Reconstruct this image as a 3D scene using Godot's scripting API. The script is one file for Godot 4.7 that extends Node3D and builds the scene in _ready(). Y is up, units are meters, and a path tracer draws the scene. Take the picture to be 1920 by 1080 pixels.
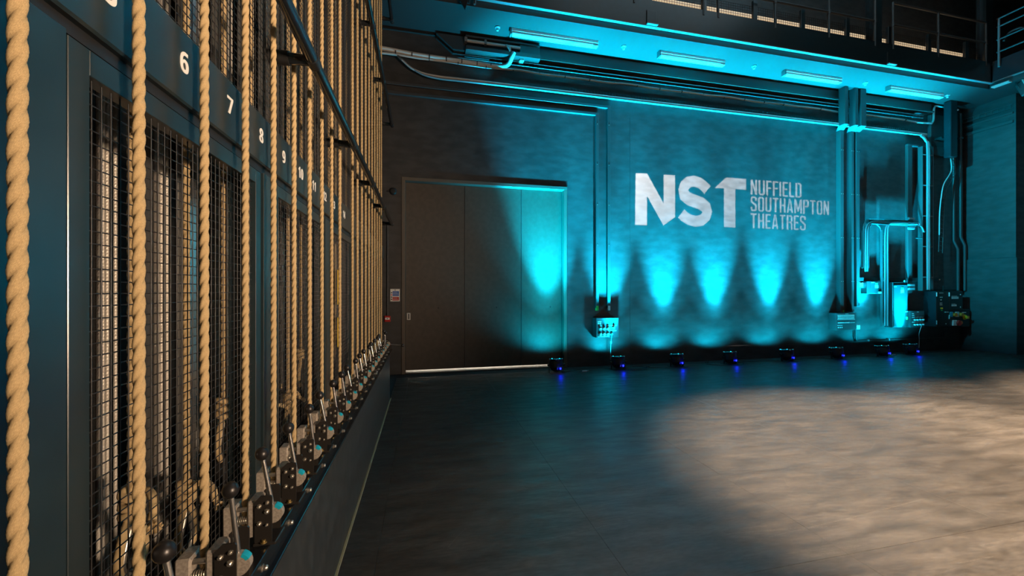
extends Node3D
# A theatre stage seen along its counterweight wall: hand ropes, rope locks, a back wall washed by cyan floor lamps.
# Metres; y up; the counterweight wall runs along -z, the back wall stands across at z = WZ.

const WZ := -6.78          # face of the back wall
const XR := -0.466         # plane of the hand ropes
const SOFFIT := 5.73       # underside of the gallery
var M := {}
var used := {}
var rng := RandomNumberGenerator.new()

# ---------------------------------------------------------------- names and nodes
func nm(called: String) -> String:
	var n: int = used.get(called, 0)
	used[called] = n + 1
	return called if n == 0 else "%s_%03d" % [called, n]

func thing(called: String, label: String, category: String, at := Vector3.ZERO, group := "") -> Node3D:
	var o := Node3D.new()
	o.name = nm(called)
	add_child(o)
	o.position = at
	tag(o, label, category, group)
	return o

func tag(o: Node, label: String, category: String, group := "") -> void:
	if label: o.set_meta("label", label)
	if category: o.set_meta("category", category)
	if group: o.set_meta("group", group)

func inst(mesh: Mesh, called: String, m: Material, parent: Node) -> MeshInstance3D:
	var o := MeshInstance3D.new()
	o.name = nm(called) if parent == self else called
	o.mesh = mesh
	if m: o.material_override = m
	parent.add_child(o, true)
	return o

func part(st: SurfaceTool, called: String, m: Material, parent: Node) -> MeshInstance3D:
	return inst(st.commit(), called, m, parent)

func struct(st: SurfaceTool, called: String, m: Material, label := "") -> MeshInstance3D:
	var o := part(st, called, m, self)
	o.set_meta("kind", "structure")
	if label: tag(o, label, "")
	return o

# ---------------------------------------------------------------- shapes
func S() -> SurfaceTool:
	var st := SurfaceTool.new()
	st.begin(Mesh.PRIMITIVE_TRIANGLES)
	return st

func tri(st: SurfaceTool, a: Vector3, b: Vector3, c: Vector3, n: Vector3) -> void:
	if (b - a).cross(c - a).dot(n) > 0.0:
		var t := b
		b = c
		c = t
	for p in [a, b, c]:
		st.set_normal(n)
		st.add_vertex(p)

func quad(st: SurfaceTool, a: Vector3, b: Vector3, c: Vector3, d: Vector3, n: Vector3) -> void:
	tri(st, a, b, c, n)
	tri(st, a, c, d, n)

# box from corner a to corner b with edges chamfered by c
func bx(st: SurfaceTool, a: Vector3, b: Vector3, c := 0.0) -> void:
	var lo := Vector3(minf(a.x, b.x), minf(a.y, b.y), minf(a.z, b.z))
	var hi := Vector3(maxf(a.x, b.x), maxf(a.y, b.y), maxf(a.z, b.z))
	var m := (lo + hi) / 2.0
	var h := (hi - lo) / 2.0
	c = minf(c, minf(h.x, minf(h.y, h.z)) * 0.9)
	for ax in 3:
		var u := (ax + 1) % 3
		var w := (ax + 2) % 3
		for s in [-1.0, 1.0]:
			var n := Vector3.ZERO
			n[ax] = s
			var q := []
			for e in [[-1, -1], [1, -1], [1, 1], [-1, 1]]:
				var p := m
				p[ax] += s * h[ax]
				p[u] += e[0] * (h[u] - c)
				p[w] += e[1] * (h[w] - c)
				q.append(p)
			quad(st, q[0], q[1], q[2], q[3], n)
	if c <= 0.0: return
	for ax in 3:                       # chamfers along axis ax
		var u := (ax + 1) % 3
		var w := (ax + 2) % 3
		for e in [[-1, -1], [1, -1], [1, 1], [-1, 1]]:
			var n := Vector3.ZERO
			n[u] = e[0]
			n[w] = e[1]
			var q := []
			for s in [-1.0, 1.0]:
				var p := m
				p[ax] += s * (h[ax] - c)
				var p2 := p
				p[u] += e[0] * h[u]
				p[w] += e[1] * (h[w] - c)
				p2[u] += e[0] * (h[u] - c)
				p2[w] += e[1] * h[w]
				q.append_array([p, p2] if s < 0 else [p2, p])
			quad(st, q[0], q[1], q[2], q[3], n.normalized())
	for sx in [-1, 1]:
		for sy in [-1, 1]:
			for sz in [-1, 1]:
				var k := m + Vector3(sx * h.x, sy * h.y, sz * h.z)
				tri(st, k - Vector3(0, sy * c, sz * c), k - Vector3(sx * c, 0, sz * c), k - Vector3(sx * c, sy * c, 0), Vector3(sx, sy, sz).normalized())

func side(d: Vector3) -> Vector3:
	return d.cross(Vector3.UP if absf(d.y) < 0.9 else Vector3.RIGHT).normalized()

# round bar from a to b
func cyl(st: SurfaceTool, a: Vector3, b: Vector3, r: float, seg := 12, r2 := -1.0, caps := true) -> void:
	var d := (b - a).normalized()
	var u := side(d)
	var w := d.cross(u)
	var rb := r if r2 < 0.0 else r2
	for i in seg:
		var t0 := TAU * i / seg
		var t1 := TAU * (i + 1) / seg
		var n0 := u * cos(t0) + w * sin(t0)
		var n1 := u * cos(t1) + w * sin(t1)
		smooth(st, a + n0 * r, a + n1 * r, b + n1 * rb, b + n0 * rb, n0, n1, n1, n0)
		if caps:
			if r > 0.0: tri(st, a, a + n0 * r, a + n1 * r, -d)
			if rb > 0.0: tri(st, b, b + n0 * rb, b + n1 * rb, d)

func smooth(st: SurfaceTool, a: Vector3, b: Vector3, c: Vector3, d: Vector3, na: Vector3, nb: Vector3, nc: Vector3, nd: Vector3) -> void:
	var out := na + nb + nc + nd
	var flip := (b - a).cross(c - a).dot(out) + (c - a).cross(d - a).dot(out) > 0.0
	for t in [[a, b, c, na, nb, nc], [a, c, d, na, nc, nd]]:
		for i in ([0, 2, 1] if flip else [0, 1, 2]):
			st.set_normal(t[i + 3])
			st.add_vertex(t[i])

# tube through points
func tube(st: SurfaceTool, pts: Array, r: float, seg := 8) -> void:
	var rings := []
	var u := Vector3.ZERO
	for i in pts.size():
		var d: Vector3 = (pts[mini(i + 1, pts.size() - 1)] - pts[maxi(i - 1, 0)]).normalized()
		u = side(d) if i == 0 else (u - d * u.dot(d)).normalized()
		var w := d.cross(u)
		var ring := []
		for k in seg + 1:
			var t := TAU * k / seg
			ring.append(u * cos(t) + w * sin(t))
		rings.append(ring)
	for i in pts.size() - 1:
		for k in seg:
			var A: Vector3 = rings[i][k]
			var B: Vector3 = rings[i][k + 1]
			var C: Vector3 = rings[i + 1][k + 1]
			var D: Vector3 = rings[i + 1][k]
			smooth(st, pts[i] + A * r, pts[i] + B * r, pts[i + 1] + C * r, pts[i + 1] + D * r, A, B, C, D)
	for e in [0, pts.size() - 1]:
		var inward: Vector3 = (pts[1] - pts[0]) if e == 0 else (pts[e - 1] - pts[e])
		for k in seg:
			tri(st, pts[e], pts[e] + rings[e][k] * r, pts[e] + rings[e][k + 1] * r, -inward.normalized())

func curve(pts: Array, n := 6) -> Array:      # Catmull-Rom
	var out := []
	for i in pts.size() - 1:
		var a: Vector3 = pts[maxi(i - 1, 0)]
		var d: Vector3 = pts[mini(i + 2, pts.size() - 1)]
		for k in n:
			out.append(pts[i].cubic_interpolate(pts[i + 1], a, d, float(k) / n))
	out.append(pts[-1])
	return out

# profile (radius, height) turned round the axis through o along d
func lathe(st: SurfaceTool, o: Vector3, d: Vector3, prof: Array, seg := 16) -> void:
	d = d.normalized()
	var u := side(d)
	var w := d.cross(u)
	for i in prof.size() - 1:
		var p: Vector2 = prof[i]
		var q: Vector2 = prof[i + 1]
		var slope := Vector2(q.y - p.y, -(q.x - p.x)).normalized()
		for k in seg:
			var t0 := TAU * k / seg
			var t1 := TAU * (k + 1) / seg
			var e0 := u * cos(t0) + w * sin(t0)
			var e1 := u * cos(t1) + w * sin(t1)
			var n0 := (e0 * slope.x + d * slope.y).normalized()
			var n1 := (e1 * slope.x + d * slope.y).normalized()
			smooth(st, o + e0 * p.x + d * p.y, o + e1 * p.x + d * p.y, o + e1 * q.x + d * q.y, o + e0 * q.x + d * q.y, n0, n1, n1, n0)

func ball(st: SurfaceTool, c: Vector3, r: Vector3, seg := 18, rows := 10) -> void:
	var f := func(i: int, k: int) -> Vector3:
		var la := PI * i / rows - PI / 2
		var lo := TAU * k / seg
		return Vector3(cos(la) * cos(lo), sin(la), cos(la) * sin(lo))
	for i in rows:
		for k in seg:
			var a: Vector3 = f.call(i, k)
			var b: Vector3 = f.call(i, k + 1)
			var cc: Vector3 = f.call(i + 1, k + 1)
			var d: Vector3 = f.call(i + 1, k)
			smooth(st, c + a * r, c + b * r, c + cc * r, c + d * r, (a / r).normalized(), (b / r).normalized(), (cc / r).normalized(), (d / r).normalized())

# outline in x, y pushed from z0 to z1
func prism(st: SurfaceTool, poly: PackedVector2Array, z0: float, z1: float) -> void:
	var ix := Geometry2D.triangulate_polygon(poly)
	for i in range(0, ix.size(), 3):
		for s in [[minf(z0, z1), -1.0], [maxf(z0, z1), 1.0]]:
			var p := []
			for k in 3:
				p.append(Vector3(poly[ix[i + k]].x, poly[ix[i + k]].y, s[0]))
			tri(st, p[0], p[1], p[2], Vector3(0, 0, s[1]))
	var sgn := -1.0 if Geometry2D.is_polygon_clockwise(poly) else 1.0
	for i in poly.size():
		var a := poly[i]
		var b := poly[(i + 1) % poly.size()]
		var n := Vector3(b.y - a.y, -(b.x - a.x), 0).normalized() * sgn
		quad(st, Vector3(a.x, a.y, z0), Vector3(b.x, b.y, z0), Vector3(b.x, b.y, z1), Vector3(a.x, a.y, z1), n)

func box_part(called: String, m: Material, parent: Node, a: Vector3, b: Vector3, c := 0.0) -> MeshInstance3D:
	var st := S()
	bx(st, a, b, c)
	return part(st, called, m, parent)

func tube_part(called: String, m: Material, parent: Node, pts: Array, r: float, seg := 8) -> MeshInstance3D:
	var st := S()
	tube(st, pts, r, seg)
	return part(st, called, m, parent)

# ---------------------------------------------------------------- materials
func lin(r: float, g: float, b: float) -> Color:
	return Color(r, g, b).linear_to_srgb()

func mat(r: float, g: float, b: float, rough := 0.6, metal := 0.0, spec := 0.5) -> StandardMaterial3D:
	var m := StandardMaterial3D.new()
	m.albedo_color = lin(r, g, b)
	m.roughness = rough
	m.metallic = metal
	m.metallic_specular = spec
	return m

func noise(freq: float, seed_: int, octaves := 4) -> FastNoiseLite:
	var f := FastNoiseLite.new()
	f.noise_type = FastNoiseLite.TYPE_SIMPLEX_SMOOTH
	f.frequency = freq
	f.seed = seed_
	f.fractal_octaves = octaves
	return f

func noise_tex(freq: float, seed_: int, lo: Color, hi: Color, size := 512, octaves := 4) -> NoiseTexture2D:
	var t := NoiseTexture2D.new()
	t.width = size
	t.height = size
	t.seamless = true
	t.noise = noise(freq, seed_, octaves)
	var g := Gradient.new()
	g.set_color(0, lo)
	g.set_color(1, hi)
	g.set_offset(0, 0.25)
	g.set_offset(1, 0.75)
	t.color_ramp = g
	return t

func normal_tex(freq: float, seed_: int, strength := 4.0, size := 512) -> NoiseTexture2D:
	var t := NoiseTexture2D.new()
	t.width = size
	t.height = size
	t.seamless = true
	t.as_normal_map = true
	t.bump_strength = strength
	t.noise = noise(freq, seed_)
	return t

func world_tex(m: StandardMaterial3D, scale: Vector3) -> void:
	m.uv1_triplanar = true
	m.uv1_world_triplanar = true
	m.uv1_scale = scale

func grey(v: float) -> Color:
	return Color(v, v, v)

# scuffs, drag marks and scratches of a painted stage floor: lighter and darker matter, mapped in metres
func floor_image() -> ImageTexture:
	var n := 1024
	var im := noise(0.012, 5, 5).get_seamless_image(n, n)
	im.convert(Image.FORMAT_RGBA8)
	var fine := noise(0.09, 8, 4).get_seamless_image(n, n)
	var d := im.get_data()
	var e := fine.get_data()
	for i in n * n:
		var v := 0.5 * d[i * 4] / 255.0 + 0.5 * e[i] / 255.0
		v = clampf(0.52 + (v - 0.5) * 0.38, 0.0, 1.0)
		d[i * 4] = int(v * 255.0)
		d[i * 4 + 1] = int(v * 250.0)
		d[i * 4 + 2] = int(v * 240.0)
		d[i * 4 + 3] = 255
	im = Image.create_from_data(n, n, false, Image.FORMAT_RGBA8, d)
	var r := RandomNumberGenerator.new()
	r.seed = 41
	for k in 420:                                  # drag marks and scratches, a few long, most short
		var p := Vector2(r.randf() * n, r.randf() * n)
		var bend := r.randf_range(-0.004, 0.004)
		var ang := r.randf_range(-0.5, 0.5) if r.randf() < 0.7 else r.randf() * TAU
		var steps := int(r.randf_range(20, 110)) if k % 12 else int(r.randf_range(180, 420))
		var tone := r.randf_range(0.62, 0.95) if r.randf() < 0.7 else r.randf_range(0.2, 0.35)
		var thick := 0 if r.randf() < 0.6 else 1
		for s in steps:
			ang += bend
			p += Vector2(cos(ang), sin(ang))
			if r.randf() < 0.25: continue
			for t in thick + 1:
				var q := Vector2i(posmod(int(p.x), n), posmod(int(p.y) + t, n))
				im.set_pixelv(q, im.get_pixelv(q).lerp(Color(tone, tone, tone * 0.97), 0.45))
	return ImageTexture.create_from_image(im)

func materials() -> void:
	var m: StandardMaterial3D
	m = mat(0.056, 0.056, 0.056, 0.5)                       # black emulsion on the back wall
	m.albedo_texture = noise_tex(0.02, 3, grey(0.86), grey(1.0))
	m.roughness_texture = noise_tex(0.03, 4, grey(0.75), grey(1.0))
	m.normal_enabled = true
	m.normal_texture = normal_tex(0.03, 9, 2.0)
	m.normal_scale = 0.12
	world_tex(m, Vector3(0.25, 0.6, 0.25))
	M.wall = m
	m = mat(0.045, 0.042, 0.038, 0.62)                      # other dark walls
	m.albedo_texture = noise_tex(0.02, 13, grey(0.8), grey(1.0))
	world_tex(m, Vector3(0.4, 0.4, 0.4))
	M.darkwall = m
	m = mat(0.15, 0.143, 0.132, 0.5, 0.0, 0.5)              # hardboard stage floor
	m.albedo_texture = floor_image()
	m.roughness_texture = noise_tex(0.03, 6, grey(0.72), grey(1.0))
	m.normal_enabled = true
	m.normal_texture = normal_tex(0.05, 19, 2.0)
	m.normal_scale = 0.25
	world_tex(m, Vector3(0.13, 1.0, 0.5))
	M.floor = m
	m = mat(0.085, 0.067, 0.051, 0.55)                       # painted timber door
	m.albedo_texture = noise_tex(0.03, 23, grey(0.93), grey(1.0))
	world_tex(m, Vector3(0.6, 0.6, 0.6))
	M.door = m
	M.frame_wood = mat(0.11, 0.09, 0.07, 0.55)
	m = mat(0.014, 0.026, 0.031, 0.3, 0.0, 0.65)             # blue-black gloss paint on steel
	m.albedo_texture = noise_tex(0.02, 32, grey(0.92), grey(1.0))
	world_tex(m, Vector3(0.8, 0.8, 0.8))
	M.steel = m
	M.rail_paint = mat(0.012, 0.014, 0.016, 0.16, 0.0, 0.6)
	M.black = mat(0.014, 0.014, 0.014, 0.42)
	M.matte = mat(0.02, 0.019, 0.018, 0.75)
	M.mesh = mat(0.018, 0.018, 0.018, 0.4)
	m = mat(0.05, 0.054, 0.054, 0.4)                        # scuffed plinth panel
	m.albedo_texture = noise_tex(0.03, 44, grey(0.84), grey(1.0), 512, 6)
	world_tex(m, Vector3(1.0, 0.5, 0.7))
	M.plinth = m
	m = mat(0.58, 0.43, 0.225, 0.85, 0.0, 0.25)               # natural rope
	m.albedo_texture = noise_tex(0.05, 51, grey(0.8), grey(1.0), 256)
	m.normal_enabled = true
	m.normal_texture = normal_tex(0.05, 52, 6.0, 256)
	m.normal_scale = 0.6
	m.uv1_scale = Vector3(3.0, 0.5, 1.0)
	m.rim_enabled = true
	m.rim = 0.15
	M.rope = m
	m = mat(0.5, 0.47, 0.41, 0.42, 0.3)                    # galvanised wire rope
	M.wire = m
	M.galv = mat(0.5, 0.52, 0.53, 0.22, 0.9)
	m = mat(0.42, 0.375, 0.315, 0.45, 0.25)                  # cast aluminium of the locks
	m.albedo_texture = noise_tex(0.08, 61, grey(0.86), grey(1.0), 256)
	world_tex(m, Vector3(6, 6, 6))
	M.cast = m
	M.plate = mat(0.02, 0.018, 0.016, 0.3)
	M.zinc = mat(0.62, 0.58, 0.5, 0.3, 0.9)
	M.chrome = mat(0.55, 0.54, 0.52, 0.24, 0.95)
	M.brass = mat(0.5, 0.38, 0.16, 0.35, 0.85)
	M.knob = mat(0.012, 0.011, 0.011, 0.36)
	M.tape = mat(0.01, 0.36, 0.5, 0.4)
	M.white = mat(0.78, 0.78, 0.75, 0.4)
	M.offwhite = mat(0.6, 0.58, 0.54, 0.5)
	M.cablewhite = mat(0.5, 0.48, 0.45, 0.45)
	M.cablegrey = mat(0.2, 0.2, 0.2, 0.4)
	M.tray = mat(0.085, 0.085, 0.085, 0.4, 0.3)
	M.trunk = mat(0.05, 0.05, 0.05, 0.45)
	M.soffit = mat(0.03, 0.03, 0.03, 0.6)
	M.panelgrey = mat(0.024, 0.024, 0.024, 0.4)
	M.boxgrey = mat(0.042, 0.042, 0.042, 0.4)
	M.cableblack = mat(0.03, 0.03, 0.03, 0.4)
	M.red = mat(0.45, 0.02, 0.015, 0.4)
	M.orange = mat(0.62, 0.2, 0.02, 0.4)
	M.yellow = mat(0.75, 0.5, 0.02, 0.45)
	M.blue = mat(0.03, 0.12, 0.42, 0.45)
	M.green = mat(0.06, 0.5, 0.08, 0.4)
	M.sealant = mat(0.26, 0.25, 0.15, 0.6)
	M.cyanled = lamp_mat(Color(0.05, 0.9, 1.0), 3.0)
	M.blueled = lamp_mat(Color(0.12, 0.1, 1.0), 2.2)
	M.warmglow = lamp_mat(Color(1.0, 0.86, 0.68), 0.65)
	M.fillglow = lamp_mat(Color(1.0, 0.88, 0.74), 0.3)
	M.whitelamp = lamp_mat(Color(1.0, 0.9, 0.78), 4.0)

func lamp_mat(c: Color, e: float) -> StandardMaterial3D:
	var m := mat(0.5, 0.5, 0.5, 0.4)
	m.emission_enabled = true
	m.emission = c
	m.emission_energy_multiplier = e
	return m

# ---------------------------------------------------------------- lights
func spot(parent: Node, at: Vector3, to: Vector3, col: Color, e: float, ang: float, soft: float, size := 0.05) -> SpotLight3D:
	var l := SpotLight3D.new()
	l.name = "beam"
	parent.add_child(l, true)
	var d := (to - at).normalized()
	l.position = at
	l.basis = Basis.looking_at(d, Vector3.UP if absf(d.y) < 0.95 else Vector3.BACK)
	l.light_color = col
	l.light_energy = e
	l.spot_angle = ang
	l.spot_angle_attenuation = soft
	l.spot_attenuation = 2.0
	l.spot_range = 30.0
	l.light_size = size
	l.shadow_enabled = true
	return l

func area(parent: Node, at: Vector3, to: Vector3, col: Color, e: float, size: Vector2) -> AreaLight3D:
	var l := AreaLight3D.new()
	l.name = "glow"
	parent.add_child(l, true)
	var d := (to - at).normalized()
	l.position = at
	l.basis = Basis.looking_at(d, Vector3.UP if absf(d.y) < 0.95 else Vector3.BACK)
	l.light_color = col
	l.light_energy = e
	l.area_size = size
	l.area_range = 30.0
	l.shadow_enabled = true
	return l

# a large round worklight on a yoke, out of view, placed to light the ropes
func unseen_worklight(label: String, at: Vector3, to: Vector3, col: Color, e: float, ang: float, soft: float, size: float) -> void:
	var d := (to - at).normalized()
	var t := thing("unseen_worklight", label, "unseen_worklight", at)
	t.basis = Basis.looking_at(d, Vector3.UP)
	var st := S()
	lathe(st, Vector3.ZERO, Vector3(0, 0, 1), [Vector2(size + 0.02, 0.0), Vector2(size + 0.02, 0.08), Vector2(0.12, 0.3), Vector2(0, 0.3)], 24)
	part(st, "reflector", M.matte, t)
	st = S()
	cyl(st, Vector3(0, 0, 0.03), Vector3(0, 0, 0.05), size, 24)
	part(st, "lamp_face", M.whitelamp, t)
	tube_part("yoke", M.black, t, [Vector3(-size - 0.05, 0, 0.1), Vector3(-size - 0.05, size + 0.2, 0.1), Vector3(size + 0.05, size + 0.2, 0.1), Vector3(size + 0.05, 0, 0.1)], 0.015, 6)
	spot(t, Vector3(0, 0, 0.0), Vector3(0, 0, -1), col, e, ang, soft, size)
	var sd := thing("unseen_worklight_stand", "unseen black tripod stand under the worklight", "stand", Vector3(at.x, 0, at.z) - Vector3(d.x, 0, d.z) * 0.15)
	tube_part("pole", M.black, sd, [Vector3(0, 0.35, 0), Vector3(0, at.y - size - 0.02, 0)], 0.02)
	for i in 3:
		var a := TAU * i / 3.0
		tube_part("leg", M.black, sd, [Vector3(0, 0.5, 0), Vector3(cos(a) * 0.45, 0.015, sin(a) * 0.45)], 0.014)

# an unseen spot lantern over the stage, placed for the light it casts
func lantern(label: String, at: Vector3, to: Vector3, col: Color, e: float, ang: float, soft: float, size: float) -> void:
	var d := (to - at).normalized()
	var t := thing("unseen_stage_lantern", label, "stage light", at, "unseen lanterns over the stage")
	t.basis = Basis.looking_at(d, Vector3.BACK)
	var st := S()
	lathe(st, Vector3.ZERO, Vector3(0, 0, 1), [Vector2(0.13, -0.02), Vector2(0.13, 0.3), Vector2(0.09, 0.42), Vector2(0.0, 0.42)], 20)
	part(st, "body", M.matte, t)
	st = S()
	cyl(st, Vector3(0, 0, 0.02), Vector3(0, 0, 0.03), 0.125, 20)
	part(st, "lens", M.whitelamp, t)
	tube_part("yoke", M.black, t, [Vector3(-0.16, 0, 0.2), Vector3(-0.16, 0.3, 0.2), Vector3(0.16, 0.3, 0.2), Vector3(0.16, 0, 0.2)], 0.012, 6)
	spot(t, Vector3(0, 0, 0.0), Vector3(0, 0, -1), col, e, ang, soft, size)

func _ready() -> void:
	rng.seed = 7
	# ------------------------------------------------ camera
	var cam := Camera3D.new()
	cam.name = "camera"
	add_child(cam)
	cam.projection = Camera3D.PROJECTION_FRUSTUM
	cam.near = 0.05
	cam.far = 60.0
	cam.size = 2.0 * cam.near * 540.0 / 732.0
	cam.frustum_offset = Vector2(0.0, cam.near * 5.0 / 732.0)
	cam.position = Vector3(0, 1.4, 0)
	cam.rotation.y = -atan(165.0 / 732.0)
	cam.current = true
	# ------------------------------------------------ environment
	var we := WorldEnvironment.new()
	we.name = "surroundings"
	var env := Environment.new()
	env.background_mode = Environment.BG_COLOR
	env.background_color = Color.BLACK
	env.ambient_light_source = Environment.AMBIENT_SOURCE_DISABLED
	env.tonemap_mode = Environment.TONE_MAPPER_LINEAR
	env.tonemap_exposure = 1.0
	env.sdfgi_enabled = true
	env.ssao_enabled = true
	env.ssil_enabled = true
	we.environment = env
	add_child(we)
	materials()
	# ------------------------------------------------ large lights: unseen, out of view, placed to light ropes, floor and pier
	var warm := Color(1.0, 0.86, 0.73)
	unseen_worklight("worklight out of view, placed to light the rope wall", Vector3(4.0, 1.55, 2.6), Vector3(-0.5, 2.45, -2.0), warm, 70.0, 34.0, 1.0, 0.4)
	lantern("unseen stage lantern placed to light the near left of the floor", Vector3(4.4, 9.0, -1.6), Vector3(4.5, 0, -1.95), warm, 600.0, 18.0, 0.5, 0.12)
	lantern("unseen stage lantern placed to light the middle of the floor", Vector3(7.1, 9.0, -1.6), Vector3(7.2, 0, -1.95), warm, 400.0, 18.0, 0.6, 0.12)
	lantern("unseen stage lantern placed to light the far right of the floor", Vector3(9.8, 9.0, -1.6), Vector3(9.9, 0, -1.95), warm, 640.0, 18.0, 0.5, 0.12)
	lantern("unseen stage lantern placed to light the front middle of the floor", Vector3(4.6, 9.0, 0.8), Vector3(4.5, 0, 0.9), warm, 420.0, 18.5, 0.8, 0.12)
	lantern("unseen stage lantern placed to light the front right of the floor", Vector3(9.2, 9.0, 0.8), Vector3(9.2, 0, 1.1), warm, 420.0, 18.5, 0.8, 0.12)
	lantern("unseen dim stage lantern placed to light the floor beside the rope wall", Vector3(2.8, 9.0, -0.4), Vector3(2.4, 0, -1.3), warm, 55.0, 21.0, 1.0, 0.12)
	lantern("unseen stage lantern with a cyan filter placed to light the right pier", Vector3(1.4, 5.5, -4.4), Vector3(12.66, 3.2, -6.2), Color(0.0, 0.84, 1.0), 165.0, 15.0, 0.8, 0.1)
	var hl := thing("added_fill_panel", "large dim added fill light panel out of view over the stage", "light", Vector3(6, 9.55, -3.2))  # added fill panel, faintly lifts dark walls, floor and gallery
	box_part("glow_panel", M.fillglow, hl, Vector3(-3, -0.03, -2), Vector3(3, 0.03, 2))
	area(hl, Vector3(0, -0.04, 0), Vector3(0, -1, 0), Color(0.95, 0.97, 1.0), 2.5, Vector2(6, 4))
	setting()
	gallery()
	door()
	counterweight_wall()
	rope_lines()
	back_wall_services()
	switch_boxes()
	floor_lamps()
	unseen_logo_projector()
	print("built")

# ---------------------------------------------------------------- the room
func setting() -> void:
	var fl := Node3D.new()
	fl.name = "floor"
	add_child(fl)
	fl.set_meta("kind", "structure")
	tag(fl, "black stage floor of large scuffed hardboard sheets", "")
	box_part("subfloor", M.matte, fl, Vector3(-1.5, -0.2, -9.0), Vector3(17, -0.012, 8))
	var xs := [-0.429]
	var x := 2.2 - 1.22 * 2
	while x < 16.6:
		xs.append(x)
		x += 1.22
	xs.append(16.8)
	var row := 0
	var z := -1.63 - 2.44 * 2
	var sheets := {}
	while z < 7.5:
		var z0 := maxf(z, WZ + 0.004)
		for i in xs.size() - 1:
			var a: float = xs[i]
			var b: float = xs[i + 1]
			var key := "%.3f %.3f" % [b - a, z + 2.44 - z0]
			if not sheets.has(key):
				var st := S()
				bx(st, Vector3(0.0006, -0.012, 0.0006), Vector3(b - a - 0.0006, 0, z + 2.44 - z0 - 0.0006), 0.0005)
				sheets[key] = st.commit()
			var o := inst(sheets[key], "hardboard_sheet", M.floor, fl)
			o.position = Vector3(a, 0, z0)
		z += 2.44
		row += 1
	var st := S()
	bx(st, Vector3(-1.5, 0, WZ - 0.4), Vector3(-0.366, 9.6, WZ))
	bx(st, Vector3(-0.366, 3.30, WZ - 0.4), Vector3(2.564, 9.6, WZ))
	bx(st, Vector3(2.564, -0.01, WZ - 0.4), Vector3(17, 9.6, WZ))
	struct(st, "wall_back", M.wall, "tall black painted back wall lit cyan from below")
	st = S()
	bx(st, Vector3(-1.5, -0.01, WZ), Vector3(-1.3, 9.6, 8))
	struct(st, "wall_left", M.darkwall, "dark wall behind the counterweight cables")
	st = S()
	bx(st, Vector3(16.8, -0.01, WZ), Vector3(17, 9.6, 8))
	struct(st, "wall_far", M.darkwall, "dark wall at the far side of the wing")
	st = S()
	bx(st, Vector3(-1.5, -0.01, 7.5), Vector3(17, 9.6, 7.7))
	struct(st, "wall_front", M.darkwall, "dark wall behind the camera")
	st = S()
	bx(st, Vector3(-1.5, 9.6, -9), Vector3(17, 9.8, 8))
	struct(st, "ceiling", M.darkwall, "dark roof over the stage")
	st = S()
	bx(st, Vector3(12.66, 2.13, WZ), Vector3(14.6, SOFFIT, -5.92))
	bx(st, Vector3(12.6, -0.01, WZ), Vector3(14.6, 2.13, -5.88), 0.006)
	struct(st, "wall_right", M.wall, "black pier with a thicker lower part at the right corner")
	# open joints of the wall boarding, covered by thin strips
	st = S()
	bx(st, Vector3(3.836, 0.02, WZ), Vector3(3.842, 4.7, WZ + 0.004))
	struct(st, "trim_1", M.trunk, "thin vertical joint strip on the back wall beside the logo")
	st = S()
	bx(st, Vector3(-0.429, 0, -5.3), Vector3(-0.414, 0.006, 1.5), 0.002)
	struct(st, "trim_2", M.sealant, "pale sealant bead along the foot of the plinth")

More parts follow.
